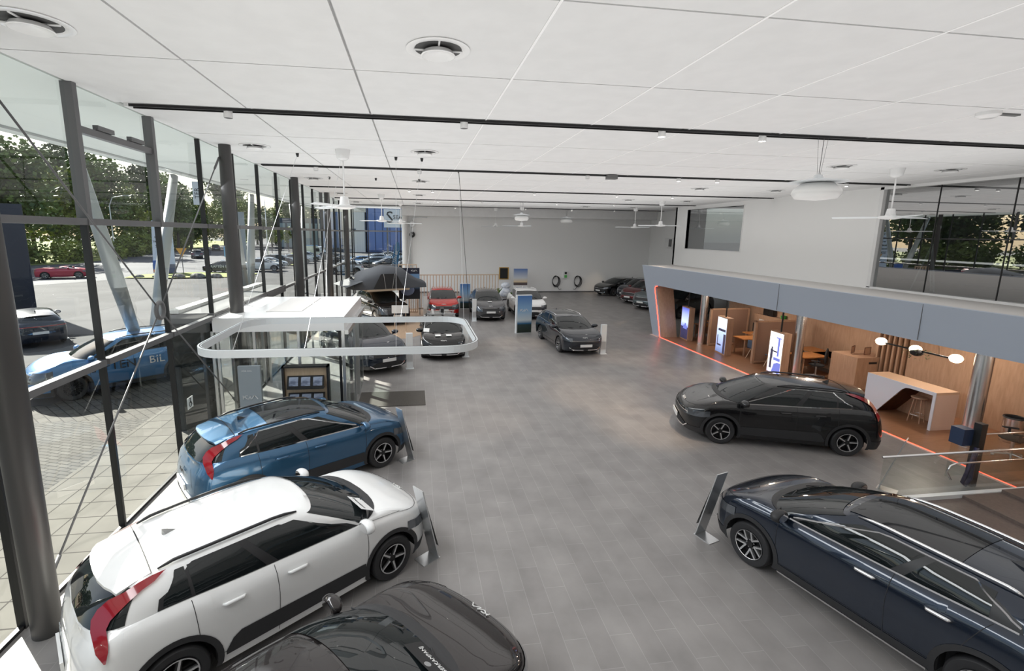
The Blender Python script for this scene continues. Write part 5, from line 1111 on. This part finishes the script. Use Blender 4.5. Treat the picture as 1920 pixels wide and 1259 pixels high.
def fan(x, y, label, rot, big=False):
    t = thing('ceiling_fan', label, 'ceiling fan', (x, y, ZC), rot, 'white ceiling fans')
    b = MB(); b.lathe([(.0, 0), (.19, 0), (.15, -.22), (.06, -.27), (0, -.27)], n=24); b.obj('canopy', WHITEGL, t, smooth='auto')
    b = MB(); b.tube([(0, 0, -.18), (0, 0, -1.22)], .022, n=10); b.obj('rod', WHITEGL, t, smooth=True)
    b = MB(); b.lathe([(0, -1.16), (.10, -1.18), (.13, -1.36), (.14, -1.38), (.29, -1.40), (.29, -1.46), (.12, -1.50), (0, -1.50)], n=28); b.obj('motor', WHITEGL, t, smooth='auto')
    for k in range(3):
        a = 2 * pi * k / 3; ca, sa = cos(a), sin(a); b = MB(); L_ = 1.0 if not big else 1.0; pr_ = [(.2, -.05), (.6, -.085), (1.45, -.08), (1.45, .08), (.6, .08), (.2, .05)]
        vs = [(x_ * ca - y_ * sa, x_ * sa + y_ * ca, -1.425 + y_ * .25) for x_, y_ in pr_] + [(x_ * ca - y_ * sa, x_ * sa + y_ * ca, -1.437 + y_ * .25) for x_, y_ in pr_]
        b.add(vs, [(0, 1, 4, 5), (1, 2, 3, 4), (6, 11, 10, 7), (7, 10, 9, 8)] + [(i, 6 + i, 6 + (i + 1) % 6, (i + 1) % 6) for i in range(6)]); b.obj('blade', ALUW, t)
fan(-1.80, 13.16, 'white three bladed ceiling fan hanging above the vestibule', .15, True); fan(14.35, 12.88, 'white three bladed ceiling fan in front of the large upper window', .12)
fan(-1.77, 27.4, 'small looking ceiling fan in line behind the nearest left fan', .5); fan(-.9, 33.4, 'ceiling fan before the end glass wall by the corner column', .2); fan(14.9, 27.7, 'ceiling fan beside the upper wall corner, right of the far wall', .1)
fan(8.2, 36.4, 'ceiling fan before the end wall, right of the far pendant', .8); fan(16.5, 34.5, 'ceiling fan by the side wall beyond the upper wall corner', .9); fan(6.6, 38.9, 'ceiling fan closest to the end wall', .3)
def pendant(x, y, label, drop=.75, s_=1):
    t = thing('pendant_lamp', label, 'lamp', (x, y, ZC), 0, 'opal disc pendants')
    for dx in (-.12, .02, .12): b = MB(); b.tube([(dx, 0, 0), (dx * .3, 0, -drop)], .004 if dx != .02 else .008, n=4); b.obj('wire', GREYM, t)
    b = MB(); b.lathe([(0, -drop + .02), (.07, -drop + .01), (.1, -drop - .06), (.36 * s_, -drop - .13), (.37 * s_, -drop - .145), (.1, -drop - .15), (0, -drop - .15)], n=32); b.obj('shade', ALUW, t, smooth='auto')
    b = MB(); b.lathe([(0, -drop - .15), (.2 * s_, -drop - .165), (.29 * s_, -drop - .15 - .09 * s_), (.31 * s_, -drop - .15 - .15 * s_), (.26 * s_, -drop - .15 - .22 * s_), (0, -drop - .15 - .25 * s_)], n=32); b.obj('globe', OPAL, t, smooth=True)
pendant(8.5, 9.33, 'opal disc pendant lamp hanging from the front track, largest of them', .78, 1.5); pendant(6.9, 30.7, 'opal disc pendant lamp far back in the middle of the hall', .7, 1.5); pendant(12.2, 37.8, 'opal disc pendant lamp farthest away before the end wall', .6, 1.6)
def spot(x, y, label, on=True):
    t = thing('track_spotlight', label, 'spotlight', (x, y, ZC - .03), 0, 'white spotlights on the tracks')
    b = MB(); b.lathe([(0, 0), (.07, 0), (.075, -.11), (.068, -.12)], n=18); b.obj('housing', WHITEGL, t, smooth='auto'); b = MB(); b.lathe([(0, -.115), (.066, -.115)], n=18); b.obj('lens', LAMPC if on else GREYM, t)
SP = [(-3.2, 0, 0), (.95, 0, 0), (4.9, 0, 1), (7.1, 0, 1), (14.6, 0, 0), (.2, 1, 0), (6.0, 1, 0), (9.4, 1, 1), (10.9, 1, 1), (15.2, 1, 1), (16.2, 1, 1), (-3.1, 1, 0), (-.2, 2, 1), (.9, 2, 1), (5.9, 2, 1), (10.2, 2, 1), (13.2, 2, 1), (1.5, 3, 1), (4.3, 3, 0), (9.2, 3, 1), (13.1, 3, 1), (3.2, 4, 1), (8.8, 4, 1), (12.6, 4, 1), (16.2, 4, 1)]
on_ = ['first', 'second', 'third', 'fourth', 'fifth', 'sixth', 'seventh']; cnt = {}
for x, r_, lit in SP:
    k = cnt.get(r_, 0); cnt[r_] = k + 1
    spot(x, 9.33 + 7.1 * r_, 'white %s spotlight, %s along the %s ceiling track from the front' % ('lit' if lit else 'unlit', on_[k], on_[r_]), lit)
t = thing('projector', 'small dark bracket unit on the second ceiling track', 'projector', (6.9, 16.3, ZC), 0); b = MB(); b.box((-.25, -.12, -.16), (.1, .12, -.02)); b.obj('body', mat_once('unit_grey', (.15, .15, .15), .5), t)
t = thing('smoke_detector', 'round white detector with side vents near the top right of the ceiling', 'detector', (9.47, 7.1, ZC), 0); b = MB(); b.lathe([(0, 0), (.16, 0), (.16, -.05), (.1, -.09), (0, -.09)], n=24); b.obj('housing', WHITEGL, t, smooth='auto'); b = MB(); b.box((.1, -.03, -.03), (.6, .05, 0)); b.obj('conduit', mat_once('unit_grey', (.15, .15, .15), .5), t)
for (x, y) in ((-3.11, 14.0), (-.48, 14.05), (.24, 14.1), (-3.2, 19.5), (-1.45, 19.5), (.22, 19.4)):
    b = MB(); b.lathe([(0, 0), (.045, 0), (.03, -.09), (0, -.1)], n=10); tag(b.obj('ceiling_hook', BLACK, loc=(x, y, ZC)), 'small black hook in the ceiling panel above the %s' % ('vestibule' if y < 16 else 'black hatchback'), 'hook', 'black ceiling hooks')
b = MB(); b.tube([(1.5, 16.4, ZC), (1.95, 16.4, 1.6)], .008, n=5); tag(b.obj('hanging_wire', BLACK), 'thin dark wire hanging slightly askew from the second track in the middle of the hall', 'wire')
# tripod seen through the large upper window
t = thing('tripod', 'tall black tripod behind the large upper window', 'tripod', (20.4, 16.4, 2.95), 0)
for a in (.3, 2.4, 4.5): b = MB(); b.tube([(0, 0, 1.9), (.45 * cos(a), .45 * sin(a), 0)], .03, n=6); b.obj('leg', ALUW, t)
# ------------------------------------------------ lamps of the room
def lamp(kind, loc, e, col=(1, 1, 1), **k):
    d = bpy.data.lights.new('room_lamp', kind); d.energy = e; d.color = col
    for a, v in k.items(): setattr(d, a, v)
    o = bpy.data.objects.new('room_lamp', d); COL.objects.link(o); o.location = loc; return o
for (x, y, tx, ty, e) in ((7.0, 9.4, 6.2, 11.2, 1100), (4.9, 9.4, 5.7, 13.9, 1300), (9.4, 16.4, 9.9, 15.2, 500), (10.9, 16.4, 8.6, 18.3, 600), (5.9, 23.6, 4.7, 21.2, 600), (.9, 23.6, 1.4, 21, 500), (13.2, 23.6, 12.7, 25, 600), (12.6, 37.6, 12.0, 40.5, 500), (4.9, 9.4, 1.5, 12.5, 400), (16.2, 37.6, 16, 40, 400)):
    o = lamp('SPOT', (x, y, ZC - .2), e, (1, .74, .5), spot_size=radians(28), spot_blend=.9, shadow_soft_size=.06); o.rotation_euler = (Vector((tx, ty, 0)) - Vector((x, y, ZC - .2))).to_track_quat('-Z', 'Y').to_euler()
for y in (2.5, 6.5, 10.5, 14.5, 18.5): lamp('POINT', (14.0, y, 2.45), 55, (1, .86, .72), shadow_soft_size=.12)
# ================================================ OUTDOORS
b = MB(); b.quad([(-260, -120, -.02), (300, -120, -.02), (300, 420, -.02), (-260, 420, -.02)]); tag(b.obj('asphalt_lot', ASPH), 'grey asphalt car park outside the glass facade', 'ground', kind='structure')
b = MB(); b.box((-7.1, -14, -.02), (XG, 16.9, .0)); tag(b.obj('paving_flags', PAVER), 'square pale paving slabs along the facade', 'paving', kind='structure')
b = MB(); b.box((-10.4, -14, -.018), (-7.1, 13.2, -.001)); tag(b.obj('paving_bricks', HERR), 'herringbone grey brick paving outside the facade', 'paving', kind='structure')
b = MB(); b.box((-12.2, -14, -.018), (-10.4, 14.5, -.002)); b.box((-10.4, 13.2, -.018), (-7.1, 16.9, -.002)); tag(b.obj('paving_border', PAVE), 'diagonal concrete paving strip beside the parked light blue car', 'paving', kind='structure')
b = MB(); b.add([(-38, 40, -.01), (-22, 66, -.01), (-30, 120, -.01), (-62, 260, -.01), (-80, 260, -.01), (-56, 120, -.01), (-48, 75, -.01), (-75, 45, -.01), (-75, 30, -.01)], [tuple(range(9))]); tag(b.obj('street', ROAD), 'pale asphalt street running past the car park to the trees', 'road', kind='structure')
b = MB(); b.add([(-76, 28, 0), (-76, 47, 0), (-49, 77, 0), (-57, 120, 0), (-81, 260, 0), (-160, 260, 0), (-170, 30, 0)], [tuple(range(7))]); b.add([(-21, 66, 0), (-29, 120, 0), (-58, 250, 0), (-20, 250, 0), (-22, 130, 0), (-17.5, 85, 0), (-18.5, 74, 0)], [tuple(range(7))]); tag(b.obj('lawn', GRASS), 'sunlit grass verge beside the street', 'grass', kind='structure')
b = MB(); b.add([(-24.5, 30.5, .03), (-20.3, 29.6, .06), (-19.7, 28.6, .03), (-22.5, 26.5, .05), (-26, 26.5, .03)], [tuple(range(5))]); tag(b.obj('grass_island', GRASS), 'small grassy kerb island beyond the dark saloon', 'grass')
b = MB(); b.ball((0, 0, .05), .3, n=10, k=6, sc=(1, .8, .6)); tag(b.obj('boulder', STONE, loc=(-19.6, 28.7, 0)), 'pale stone at the tip of the small grass island', 'stone')
b = MB(); b.add([(-30, 54, .05), (-25, 53.5, .12), (-18.5, 55.5, .05), (-18.5, 60, .05), (-26, 61, .10), (-31, 58, .05)], [tuple(range(6))]); tag(b.obj('grass_bed', GRASS), 'stony grass bed around the white direction pylon', 'grass')
for k, (x, y, s_) in enumerate(((-28.8, 54.6, .5), (-26.9, 54.5, .6), (-24.8, 54.3, .7), (-23, 54.5, .8), (-21.4, 55, .7), (-19.4, 56, .8))): b = MB(); b.ball((0, 0, .1), s_, n=10, k=6, sc=(1, .8, .55)); tag(b.obj('boulder', STONE, loc=(x, y, 0)), 'field stone in the bed by the white pylon', 'stone', 'stones around the pylon bed')
for k, (p, q, w) in enumerate((((-19.6, 28.1), (-15.9, 23.8), .22), ((-18.9, 27.2), (-20.4, 26.2), .1), ((-17.4, 25.4), (-20.0, 24.6), .1), ((-16.0, 24.0), (-19.5, 22.6), .1))):
    d = Vector((q[0] - p[0], q[1] - p[1], 0)).normalized(); e = Vector((-d.y, d.x, 0)) * w / 2; b = MB(); P_, Q_ = Vector((*p, .0)), Vector((*q, .0)); b.quad([tuple(P_ + e), tuple(P_ - e), tuple(Q_ - e), tuple(Q_ + e)]); o = b.obj('road_marking', PAINTW); tag(o, 'white painted %s by the dark saloon' % ('wide parking line' if k == 0 else 'thin cross line'), 'marking', 'parking bay lines')
# signs
t = thing('direction_pylon', 'white direction pylon with company names beside the street', 'pylon', (-29.4, 61.5, 0), .10); b = MB(); b.prism([(-1.3, 0), (1.0, 0), (1.0, 6.1), (-1.0, 6.1)], 'y', -.15, .15); b.obj('panel', mat_once('pylon_white', (.62, .68, .78), .4), t); b = MB(); b.box((-1.3, -.16, 0), (1.02, .16, 1.0)); b.obj('plinth', mat_once('plinth', (.16, .17, .2), .6), t)
for z, s_, q in ((5.75, 'RAFTÉN BIL', .42), (5.2, 'AUTODATA', .26), (4.7, 'BILTVÄTT', .26), (4.15, 'BILMEKANO', .3), (3.65, 'TRUCKCENTER', .3), (3.1, 'SONAX', .48)): text(s_, q, BLACK if z != 4.15 else BLACK, 'lettering', t, frame((0, -.17, z), (1, 0, 0), (0, 0, 1)), .01)
t = thing('sign_board', 'blue and orange banner board on the ground left of the white direction pylon', 'sign', (-27.9, 57.3, 0), .3); b = MB(); b.box((-.7, -.05, .7), (.7, .05, 1.7)); b.obj('panel', mat_once('banner_blue', (.03, .10, .45), .4), t); b = MB(); b.box((-.7, -.055, .4), (.7, .055, .7)); b.obj('strip', mat_once('banner_orange', (.6, .16, .08), .4), t); b = MB(); b.box((-.6, -.02, 0), (-.55, .02, .7)); b.box((.55, -.02, 0), (.6, .02, .7)); b.obj('post', GREYM, t)
t = thing('give_way_sign', 'back of an orange give way triangle in front of the white pylon', 'road sign', (-26.3, 58.8, 0), .2); b = MB(); b.prism([(-.55, 3.0), (.55, 3.0), (0, 2.0)], 'y', -.02, .02); b.obj('plate', mat_once('sign_orange', (.75, .35, .04), .5), t); b = MB(); b.tube([(0, .03, 0), (0, .03, 2.8)], .04, n=8); b.obj('post', GREYM, t)
t = thing('parking_meter', 'small white charging post by the dark parked saloon', 'post', (-23.5, 63, 0)); b = MB(); b.box((-.2, -.15, 0), (.2, .15, 1.5)); b.obj('body', ALUW, t); b = MB(); b.box((-.1, -.16, .9), (.1, -.15, 1.2)); b.obj('panel', BLACK, t)
t = thing('sign_board', 'light blue parking information board on a post behind the second column', 'sign', (-21.8, 60.2, 0)); b = MB(); b.box((-.45, -.04, 2.0), (.45, .04, 3.2)); b.obj('panel', mat_once('board_blue', (.2, .45, .8), .4), t); b = MB(); b.tube([(0, 0, 0), (0, 0, 2.0)], .04, n=6); b.obj('post', ALU, t)
t = thing('brand_pylon', 'tall pale grey brand pylon behind the second facade column', 'pylon', (-29.9, 87, 0), .1); b = MB(); b.box((-1.3, -.3, 0), (1.3, .3, 8.2)); b.obj('panel', mat_once('pylon_grey', (.25, .29, .31), .4), t)
b = MB(); b.prism([(-.6, 7.3), (.5, 7.0), (.1, 6.9), (.3, 6.3)], 'y', -.33, -.3); b.box((-.7, -.33, 4.9), (.7, -.3, 5.0)); b.box((-.7, -.33, 5.2), (.7, -.3, 5.3)); b.box((-.7, -.33, 5.5), (.7, -.3, 5.6)); b.obj('pictogram', BLACK, t); text('SEAT', .5, BLACK, 'lettering', t, frame((0, -.34, 4.4), (1, 0, 0), (0, 0, 1)), .01)
t = thing('flag_banner', 'white flagpole with a narrow vertical lettered banner, left of the second column', 'flag', (-29.7, 74, 0)); b = MB(); b.tube([(0, 0, 0), (0, 0, 12)], [.09, .05], n=8); b.obj('pole', WHITEGL, t); b = MB(); b.box((-1.2, -.01, 8.6), (-.05, .01, 11.8)); b.obj('banner', PLATE, t); text('TER', .9, BLACK, 'lettering', t, frame((-.6, -.03, 10.2), (0, 0, 1), (-1, 0, 0)), .005)
for (x, y, h, lb) in ((-27.5, 80, 11, 'slim white flagpole beside the grey brand pylon'), (-24.2, 84, 10.5, 'slim white flagpole right of the second facade column'), (-33.5, 72, 6.5, 'short white flagpole left of the white direction pylon')): b = MB(); b.tube([(0, 0, 0), (0, 0, h)], [.10, .05], n=8); tag(b.obj('flagpole', WHITEGL, smooth=True, loc=(x, y, 0)), lb, 'flagpole')
t = thing('sign_totem', 'dark navy sign totem at the far left behind the nearest column', 'totem', (-23.6, 31.6, 0), .6); b = MB(); b.box((-.9, -.2, 0), (.9, .2, 6.4)); b.obj('panel', mat_once('totem_navy', (.006, .010, .03), .35), t)
t = thing('beach_flag', 'blue feather flag by the end glass wall', 'flag', (-2.6, 52, 0)); b = MB(); b.prism([(0, .4), (.2, .4), (.8, 1.5), (1.1, 3.4), (1.0, 4.0), (.75, 4.1), (.5, 3.6)], 'y', -.01, .01); b.obj('sail', mat_once('flag_blue', (.03, .17, .36), .6), t); text('RAFTÉN BIL', .42, PLATE, 'lettering', t, frame((.52, -.03, 2.2), (.28, 0, 1), (-1, 0, .28)), .003); b = MB(); b.tube([(-.02, 0, 0), (.0, 0, 1.5), (.45, 0, 3.8)], .03, n=6); b.obj('pole', BLACK, t)
t = thing('street_lamp', 'street lamp with a curved arm among the trees', 'street lamp', (-52, 92, 0)); b = MB(); b.tube([(0, 0, 0), (0, 0, 9), (.6, 0, 10.4), (2.5, 0, 10.8)], [.12, .09, .07, .06], n=8); b.obj('pole', ALU, t); b = MB(); b.box((2.3, -.15, 10.7), (3.2, .15, 10.85)); b.obj('lamp_head', ALU, t)
# guard fence at the end of the forecourt
t = thing('low_fence', 'white low rail fence outside beyond the second V strut', 'fence', (-14.6, 43, 0), 1.9)
for k in range(14): b = MB(); b.box((k * .22, -.02, 0), (k * .22 + .05, .02, 1.0)); b.obj('picket', PAINTW, t)
b = MB(); b.box((0, -.02, .95), (2.95, .02, 1.02)); b.obj('rail', PAINTW, t)
# cars outside
b_ = dict(belt=BASE['belt'])
EVB = dict(BIG, rims='multi', bright=False, clad=True)
CAR_O1 = put(make_car('car', 'light blue company car with lettering on its doors, parked outside the glass at the left', P_SKY, EVB, 1), -9.55, 16.55, -2.42)
text('RAFTÉN', .36, ARCH, 'lettering', CAR_O1[0], frame((.45, .965, .86), (-1, 0, 0), (0, 0, 1)), .004); text('BIL', .34, PLATE, 'lettering', CAR_O1[0], frame((-.75, .965, .86), (-1, 0, 0), (0, 0, 1)), .004)
put(make_car('car', 'dark blue grey low saloon parked outside behind the nearest column, seen from the rear', P_NAVY, dict(EP, spoiler=.16, lamp='bar'), 1), -17.25, 23.9, 2.28)
CV = dict(EP, H=1.2, cx1=.60, cx0=.85, roof=[(-2.1, .98), (-.5, 1.16), (.2, 1.24), (.4, 1.2)], cz=.95, rz=.95, hrc=.0, hr=.15, rx0=1.0, rx1=.5, spoiler=0, ant=False, quarter=False)
put(make_car('car', 'small red open sports car crossing the car park', paint('magenta_red', (.40, .02, .05), .3, .25), CV, 0), -35.8, 54.5, .35)
CAR_O2 = put(make_car('car', 'dark company saloon with pale lettering parked behind the stones and the pylon', P_GPH, dict(EP), 1), -23.2, 62.2, 3.14)
text('RAFTÉN BIL', .42, PLATE, 'lettering', CAR_O2[0], frame((0, .93, .75), (-1, 0, 0), (0, 0, 1)), .004)
pk = [(-39.5, 94, 2.0, P_GREY, SUVP, 'grey family car driving away on the street'), (-50, 130, 2.0, P_BLK, SUVP, 'small dark car farther up the street'),
      (-19.2, 64.5, .15, P_WHITE, SUVP, 'white family car parked just beyond the dark company saloon'), (-20.0, 70.5, .1, P_SLV, CEED, 'silver estate parked in the row beyond the white family car'), (-20.2, 75.5, .1, P_BLK, SUVP, 'dark car with roof bars in the parked row'), (-18.6, 81, .1, P_SLV, CEED, 'pale estate farther back in the parked row'), (-18.4, 87, .1, P_SLV, SUVP, 'silver car near the vans at the end of the parked row'),
      (-15.6, 93, 0, P_GPH, EP, 'dark low car at the right end of the far parked row'), (-11.5, 80, 3.3, P_GPH, EP, 'dark coupe seen through the end glass wall, leftmost'), (-8.6, 76, 3.6, P_SKY, CEED, 'blue car seen through the end glass wall, second from left'), (-6.3, 73, 3.6, P_SGR, CEED, 'grey green car seen through the end glass wall, in the middle'),
      (-3.9, 71, 3.6, P_GPH, CEED, 'dark car seen through the end glass wall by the blue flag'), (-7.0, 84, 3.6, P_SLV, CEED, 'silver car in the second row beyond the end glass wall'), (-3.6, 86, 3.6, P_SLV, SUVP, 'pale tall car in the second row beyond the end glass wall'), (-5.4, 95, 3.6, P_GREY, CEED, 'grey car in the third row beyond the end glass wall'),
      (-1.2, 62, 3.6, P_GPH, SUVP, 'dark car nearest to the blue feather flag'), (-8.5, 60.5, 3.3, P_WHITE, SUVP, 'white car just outside the end glass wall')]
CACHE = {}
for x, y, a, m, pr, lb in pk:
    key = (m.name, id(pr))
    if key in CACHE: dup(CACHE[key], (x, y, 0), a, lb)
    else:
        rs = make_car('car', lb, m, pr, 0, group='cars parked outside'); rs[0].location = (x, y, 0); rs[0].rotation_euler = (0, 0, a); CACHE[key] = rs[0]
def van(x, y, a, m, lb):
    t = thing('van', lb, 'van', (x, y, 0), a); b = MB(); b.prism([(-2.5, .35), (2.5, .35), (2.6, 1.0), (1.9, 1.25), (1.2, 2.15), (.9, 2.3), (-2.5, 2.3)], 'y', -.95, .95); b.obj('body', m, t)
    b = MB(); b.prism([(1.85, 1.28), (1.25, 2.1), (1.22, 2.1), (1.8, 1.25)], 'y', -.85, .85); b.obj('windscreen', CGLASS, t)
    for s_ in (-1, 1): b = MB(); b.box((.5, s_ * .955 - .005, 1.3), (1.3, s_ * .955 + .005, 1.95)); b.obj('side_window', CGLASS, t)
    for a_ in (1.6, -1.6):
        for s_ in (-1, 1): b = MB(); b.lathe([(0, -.1), (.34, -.1), (.34, .1), (0, .1)], axis='y', n=20); b.obj('wheel', RUBBER, t, loc=(a_, s_ * .87, .34))
van(-19.2, 97, -.2, paint('van_white', (.6, .62, .62), 0, .4), 'white van at the end of the outdoor car row'); van(-21.5, 106, .1, P_SKY, 'blue van behind the white van')
# buildings
BW = mat('render_white', (.72, .69, .66), .7); BB = mat('blue_cladding', (.05, .09, .22), .3, .3); BG = mat('dark_cladding', (.06, .08, .12), .4)
t = thing('building', 'white rendered slab of the showroom across the car park', 'building', (-15.8, 128, 0), -.05); b = MB(); b.box((-2.4, 0, 0), (3.1, 30, 14)); b.obj('wall', BW, t); b = MB(); b.box((-1.2, -.1, 0), (-.9, 0, 6.0)); b.box((-1.2, -.1, 5.7), (.9, 0, 6.0)); b.obj('portal_frame', BG, t)
t = thing('building', 'blue clad glass showroom seen through the end glass wall', 'building', (-12.2, 129, 0), -.05); b = MB(); b.box((0, 0, 0), (16, 30, 13.5)); b.obj('wall', BB, t)
for k in range(8): b = MB(); b.box((.4 + 1.9 * k, -.08, .5), (2.0 + 1.9 * k, 0, 12.5)); b.obj('window', mat_once('blue_window', (.16, .24, .5), .1), t)
t = thing('building', 'dark blue fronted building left of the white slab', 'building', (-24.3, 131, 0), -.05); b = MB(); b.box((0, 0, 0), (5.9, 28, 12.6)); b.obj('wall', BG, t)
for k in range(3): b = MB(); b.box((.5 + 1.8 * k, -.08, 1), (1.9 + 1.8 * k, 0, 11)); b.obj('window', mat_once('blue_window', (.16, .24, .5), .1), t)
text('ŠKODA', 1.3, BLACK, 'lettering', t, frame((3, -.1, 13.2), (1, 0, 0), (0, 0, 1)), .03)
t = thing('billboard', 'white sign board with a large dark S beyond the end glass', 'sign', (-3.1, 88, 0), 0); b = MB(); b.box((-2.2, 0, 6.0), (1.9, .3, 9.2)); b.obj('panel', PLATE, t); text('S', 2.9, BLACK, 'lettering', t, frame((-1.2, -.05, 7.7), (1, 0, 0), (0, 0, 1)), .03); text('SEAT', 1.0, BLACK, 'lettering', t, frame((.5, -.05, 7.8), (1, 0, 0), (0, 0, 1)), .03)
b = MB(); b.box((-1.8, .1, 0), (-1.5, .4, 6)); b.box((1.2, .1, 0), (1.5, .4, 6)); b.obj('post', GREYM, t)
t = thing('building', 'low glazed showroom between the trees and the dark blue building', 'building', (-40, 150, 0), -.05); b = MB(); b.box((0, 0, 0), (17, 25, 9)); b.obj('wall', BG, t)
for k in range(7): b = MB(); b.box((.5 + 2.3 * k, -.1, .5), (2.2 + 2.3 * k, 0, 7.5)); b.obj('window', mat_once('pale_window', (.35, .42, .45), .2), t)
# trees
TR = mat('bark', (.06, .045, .035), .9)
LF = [noisy(mat('foliage_%d' % k, c1, .7), c1, c2, (.35, .35, .35), detail=6) for k, (c1, c2) in enumerate((((.035, .07, .014), (.15, .21, .035)), ((.07, .11, .018), (.28, .31, .05)), ((.02, .045, .016), (.09, .13, .03))))]
def tree_mesh(h, r, nleaf, seed, leaf=.5, low=.25):
    rnd = random.Random(seed); b = MB(); blobs = []
    for k in range(16):
        z = h * rnd.uniform(low, .93); rr = r * (1 - .55 * abs(z / h - .5) * 2 * .9) * rnd.uniform(.3, .75); a = rnd.uniform(0, 6.28); blobs.append((rr * cos(a), rr * sin(a), z, r * rnd.uniform(.28, .5)))
    for k in range(nleaf):
        cx, cy_, cz, br = blobs[k % len(blobs)]; u = rnd.uniform(-1, 1); a = rnd.uniform(0, 6.28); q = sqrt(1 - u * u); R = br * rnd.uniform(.65, 1.08)
        p = Vector((cx + R * q * cos(a), cy_ + R * q * sin(a), cz + R * u * 1.15)); e = Vector((rnd.uniform(-1, 1), rnd.uniform(-1, 1), rnd.uniform(-.6, .6))).normalized() * leaf * rnd.uniform(.5, 1); f = e.cross(Vector((rnd.uniform(-1, 1), rnd.uniform(-1, 1), rnd.uniform(-1, 1)))).normalized() * leaf * rnd.uniform(.4, .8)
        b.add([tuple(p - e), tuple(p + f), tuple(p + e), tuple(p - f)], [(0, 1, 2, 3)])
    return b
protos = []
for k, (h, r, n_, m) in enumerate(((17, 6.5, 5200, 0), (14, 5.5, 4200, 1), (19, 6.0, 5200, 2), (12, 5.0, 3800, 0))):
    t = thing('tree', 'tree', 'tree', (0, 0, 0), 0, 'trees behind the street'); tree_mesh(h, r, n_, k + 3, .42).obj('foliage', LF[m], t); b = MB(); b.tube([(0, 0, 0), (.2, .1, h * .3), (-.1, 0, h * .7)], [.35, .26, .08], n=8); b.tube([(.2, .1, h * .3), (1.6, .5, h * .55)], [.2, .06], n=6); b.tube([(.2, .1, h * .28), (-1.5, -.4, h * .5)], [.18, .06], n=6); b.obj('trunk', TR, t); protos.append(t)
tl = [(-59, 82, 0, 1.15), (-66, 78, 2, 1.2), (-70, 66, 0, 1.25), (-78, 70, 2, 1.3), (-73, 88, 3, 1.35), (-64, 98, 1, 1.0), (-60, 104, 0, 1.05), (-70, 112, 2, 1.25), (-61, 116, 1, .95), (-56, 124, 0, 1.0), (-66, 132, 2, 1.15), (-60, 140, 3, 1.2), (-72, 150, 0, 1.2), (-64, 158, 1, 1.0), (-58, 168, 0, 1.0), (-66, 180, 2, 1.2), (-60, 196, 3, 1.3), (-50, 205, 0, 1.2), (-44, 215, 2, 1.1), (-36, 220, 1, 1.1), (-28, 215, 0, 1.0), (-48, 180, 1, .9), (-86, 95, 0, 1.4), (-84, 120, 1, 1.3), (-88, 55, 2, 1.3), (-82, 44, 0, 1.2), (-78, 34, 3, 1.4), (-30, 170, 3, .8), (-24, 160, 1, .7), (-12, 200, 0, 1.1), (2, 205, 2, 1.1), (-90, 140, 0, 1.5), (-95, 75, 1, 1.5), (-52, 150, 1, .9), (-46, 165, 3, .9),
      (-95, 28, 1, 1.3), (-98, 45, 0, 1.5), (-112, 60, 2, 1.5)]
desc = ['broad mid green tree', 'light yellow green tree', 'tall dark green tree', 'rounded green tree']
for k, (x, y, q, s_) in enumerate(tl):
    if y > 150: where = 'beyond the street end'
    elif y > 110: where = 'along the upper street'
    elif y > 74: where = 'above the open sports car'
    else: where = 'at the far left'
    lb = '%s %s' % (desc[q], where); used = protos[q].get('used')
    o = dup(protos[q], (x, y, 0), random.random() * 6, lb) if used else protos[q]
    if not used: o.location = (x, y, 0); o['label'] = lb; protos[q]['used'] = 1
    o.scale = (s_, s_, s_ * random.uniform(.9, 1.08))
for p in protos: del p['used']
for o in bpy.data.objects:
    if 'used' in o: del o['used']
t0 = None
for k, (x, y, s_) in enumerate(((-56, 76, 1.3), (-60, 72, 1.1), (-64, 66, 1.2), (-68, 60, 1.2), (-53, 82, 1.0), (-51.5, 90, .9), (-54, 98, 1.2), (-57, 108, 1.4), (-72, 54, 1.2), (-76, 48, 1.3), (-59, 118, 1.4), (-63, 74, 1.6), (-62, 130, 1.6), (-80, 38, 1.4), (-66, 150, 1.6))):
    lb = 'yellow green bush at the foot of the trees, %s' % ['just above the open sports car', 'behind the sports car tail', 'left of the sports car', 'far left by the totem', 'right of the sports car', 'first beyond the street lamp', 'second beyond the street lamp', 'third beyond the street lamp', 'low at the left edge', 'cut by the left column', 'fourth beyond the street lamp', 'set back behind the sports car', 'fifth beyond the street lamp', 'hidden by the left column', 'last at the end of the street'][k]
    if t0 is None: t0 = thing('bush', lb, 'bush', (x, y, 0), 0, 'bushes along the street'); tree_mesh(2.6, 3.0, 1500, 77, .3, .1).obj('foliage', LF[1], t0); o = t0
    else: o = dup(t0, (x, y, 0), k, lb)
    o.scale = (s_, s_, s_)
for k, (x, y) in enumerate(((-31, 125), (-34, 130), (-37, 139), (-33, 118))):
    t = thing('young_tree', 'thin young tree with pale foliage on the lawn beside the street, %s' % ['nearest', 'second', 'third', 'leftmost low one'][k], 'tree', (x, y, 0)); b = MB(); b.tube([(0, 0, 0), (0, 0, 3.5)], .09, n=6); b.obj('trunk', TR, t); tree_mesh(6, 1.5, 500, 90 + k, .28, .45).obj('foliage', LF[1], t)

# look-alikes get their place in the picture, counted from the left
def order_labels(objs):
    groups = {}
    for o in objs: groups.setdefault(o['label'], []).append(o)
    ordn = ['leftmost', 'second', 'third', 'fourth', 'fifth', 'sixth', 'seventh', 'eighth', 'ninth', 'tenth']
    for lb, g in groups.items():
        if len(g) > 1:
            g.sort(key=lambda o: atan2(o.location.x, max(.01, o.location.y)))
            for k, o in enumerate(g): o['label'] = '%s, %s from the left' % (lb, ordn[k]) if k else '%s, leftmost' % lb
order_labels([o for o in bpy.data.objects if o.parent is None and o.get('category') in ('tree', 'stone', 'binder', 'marking', 'hook')])
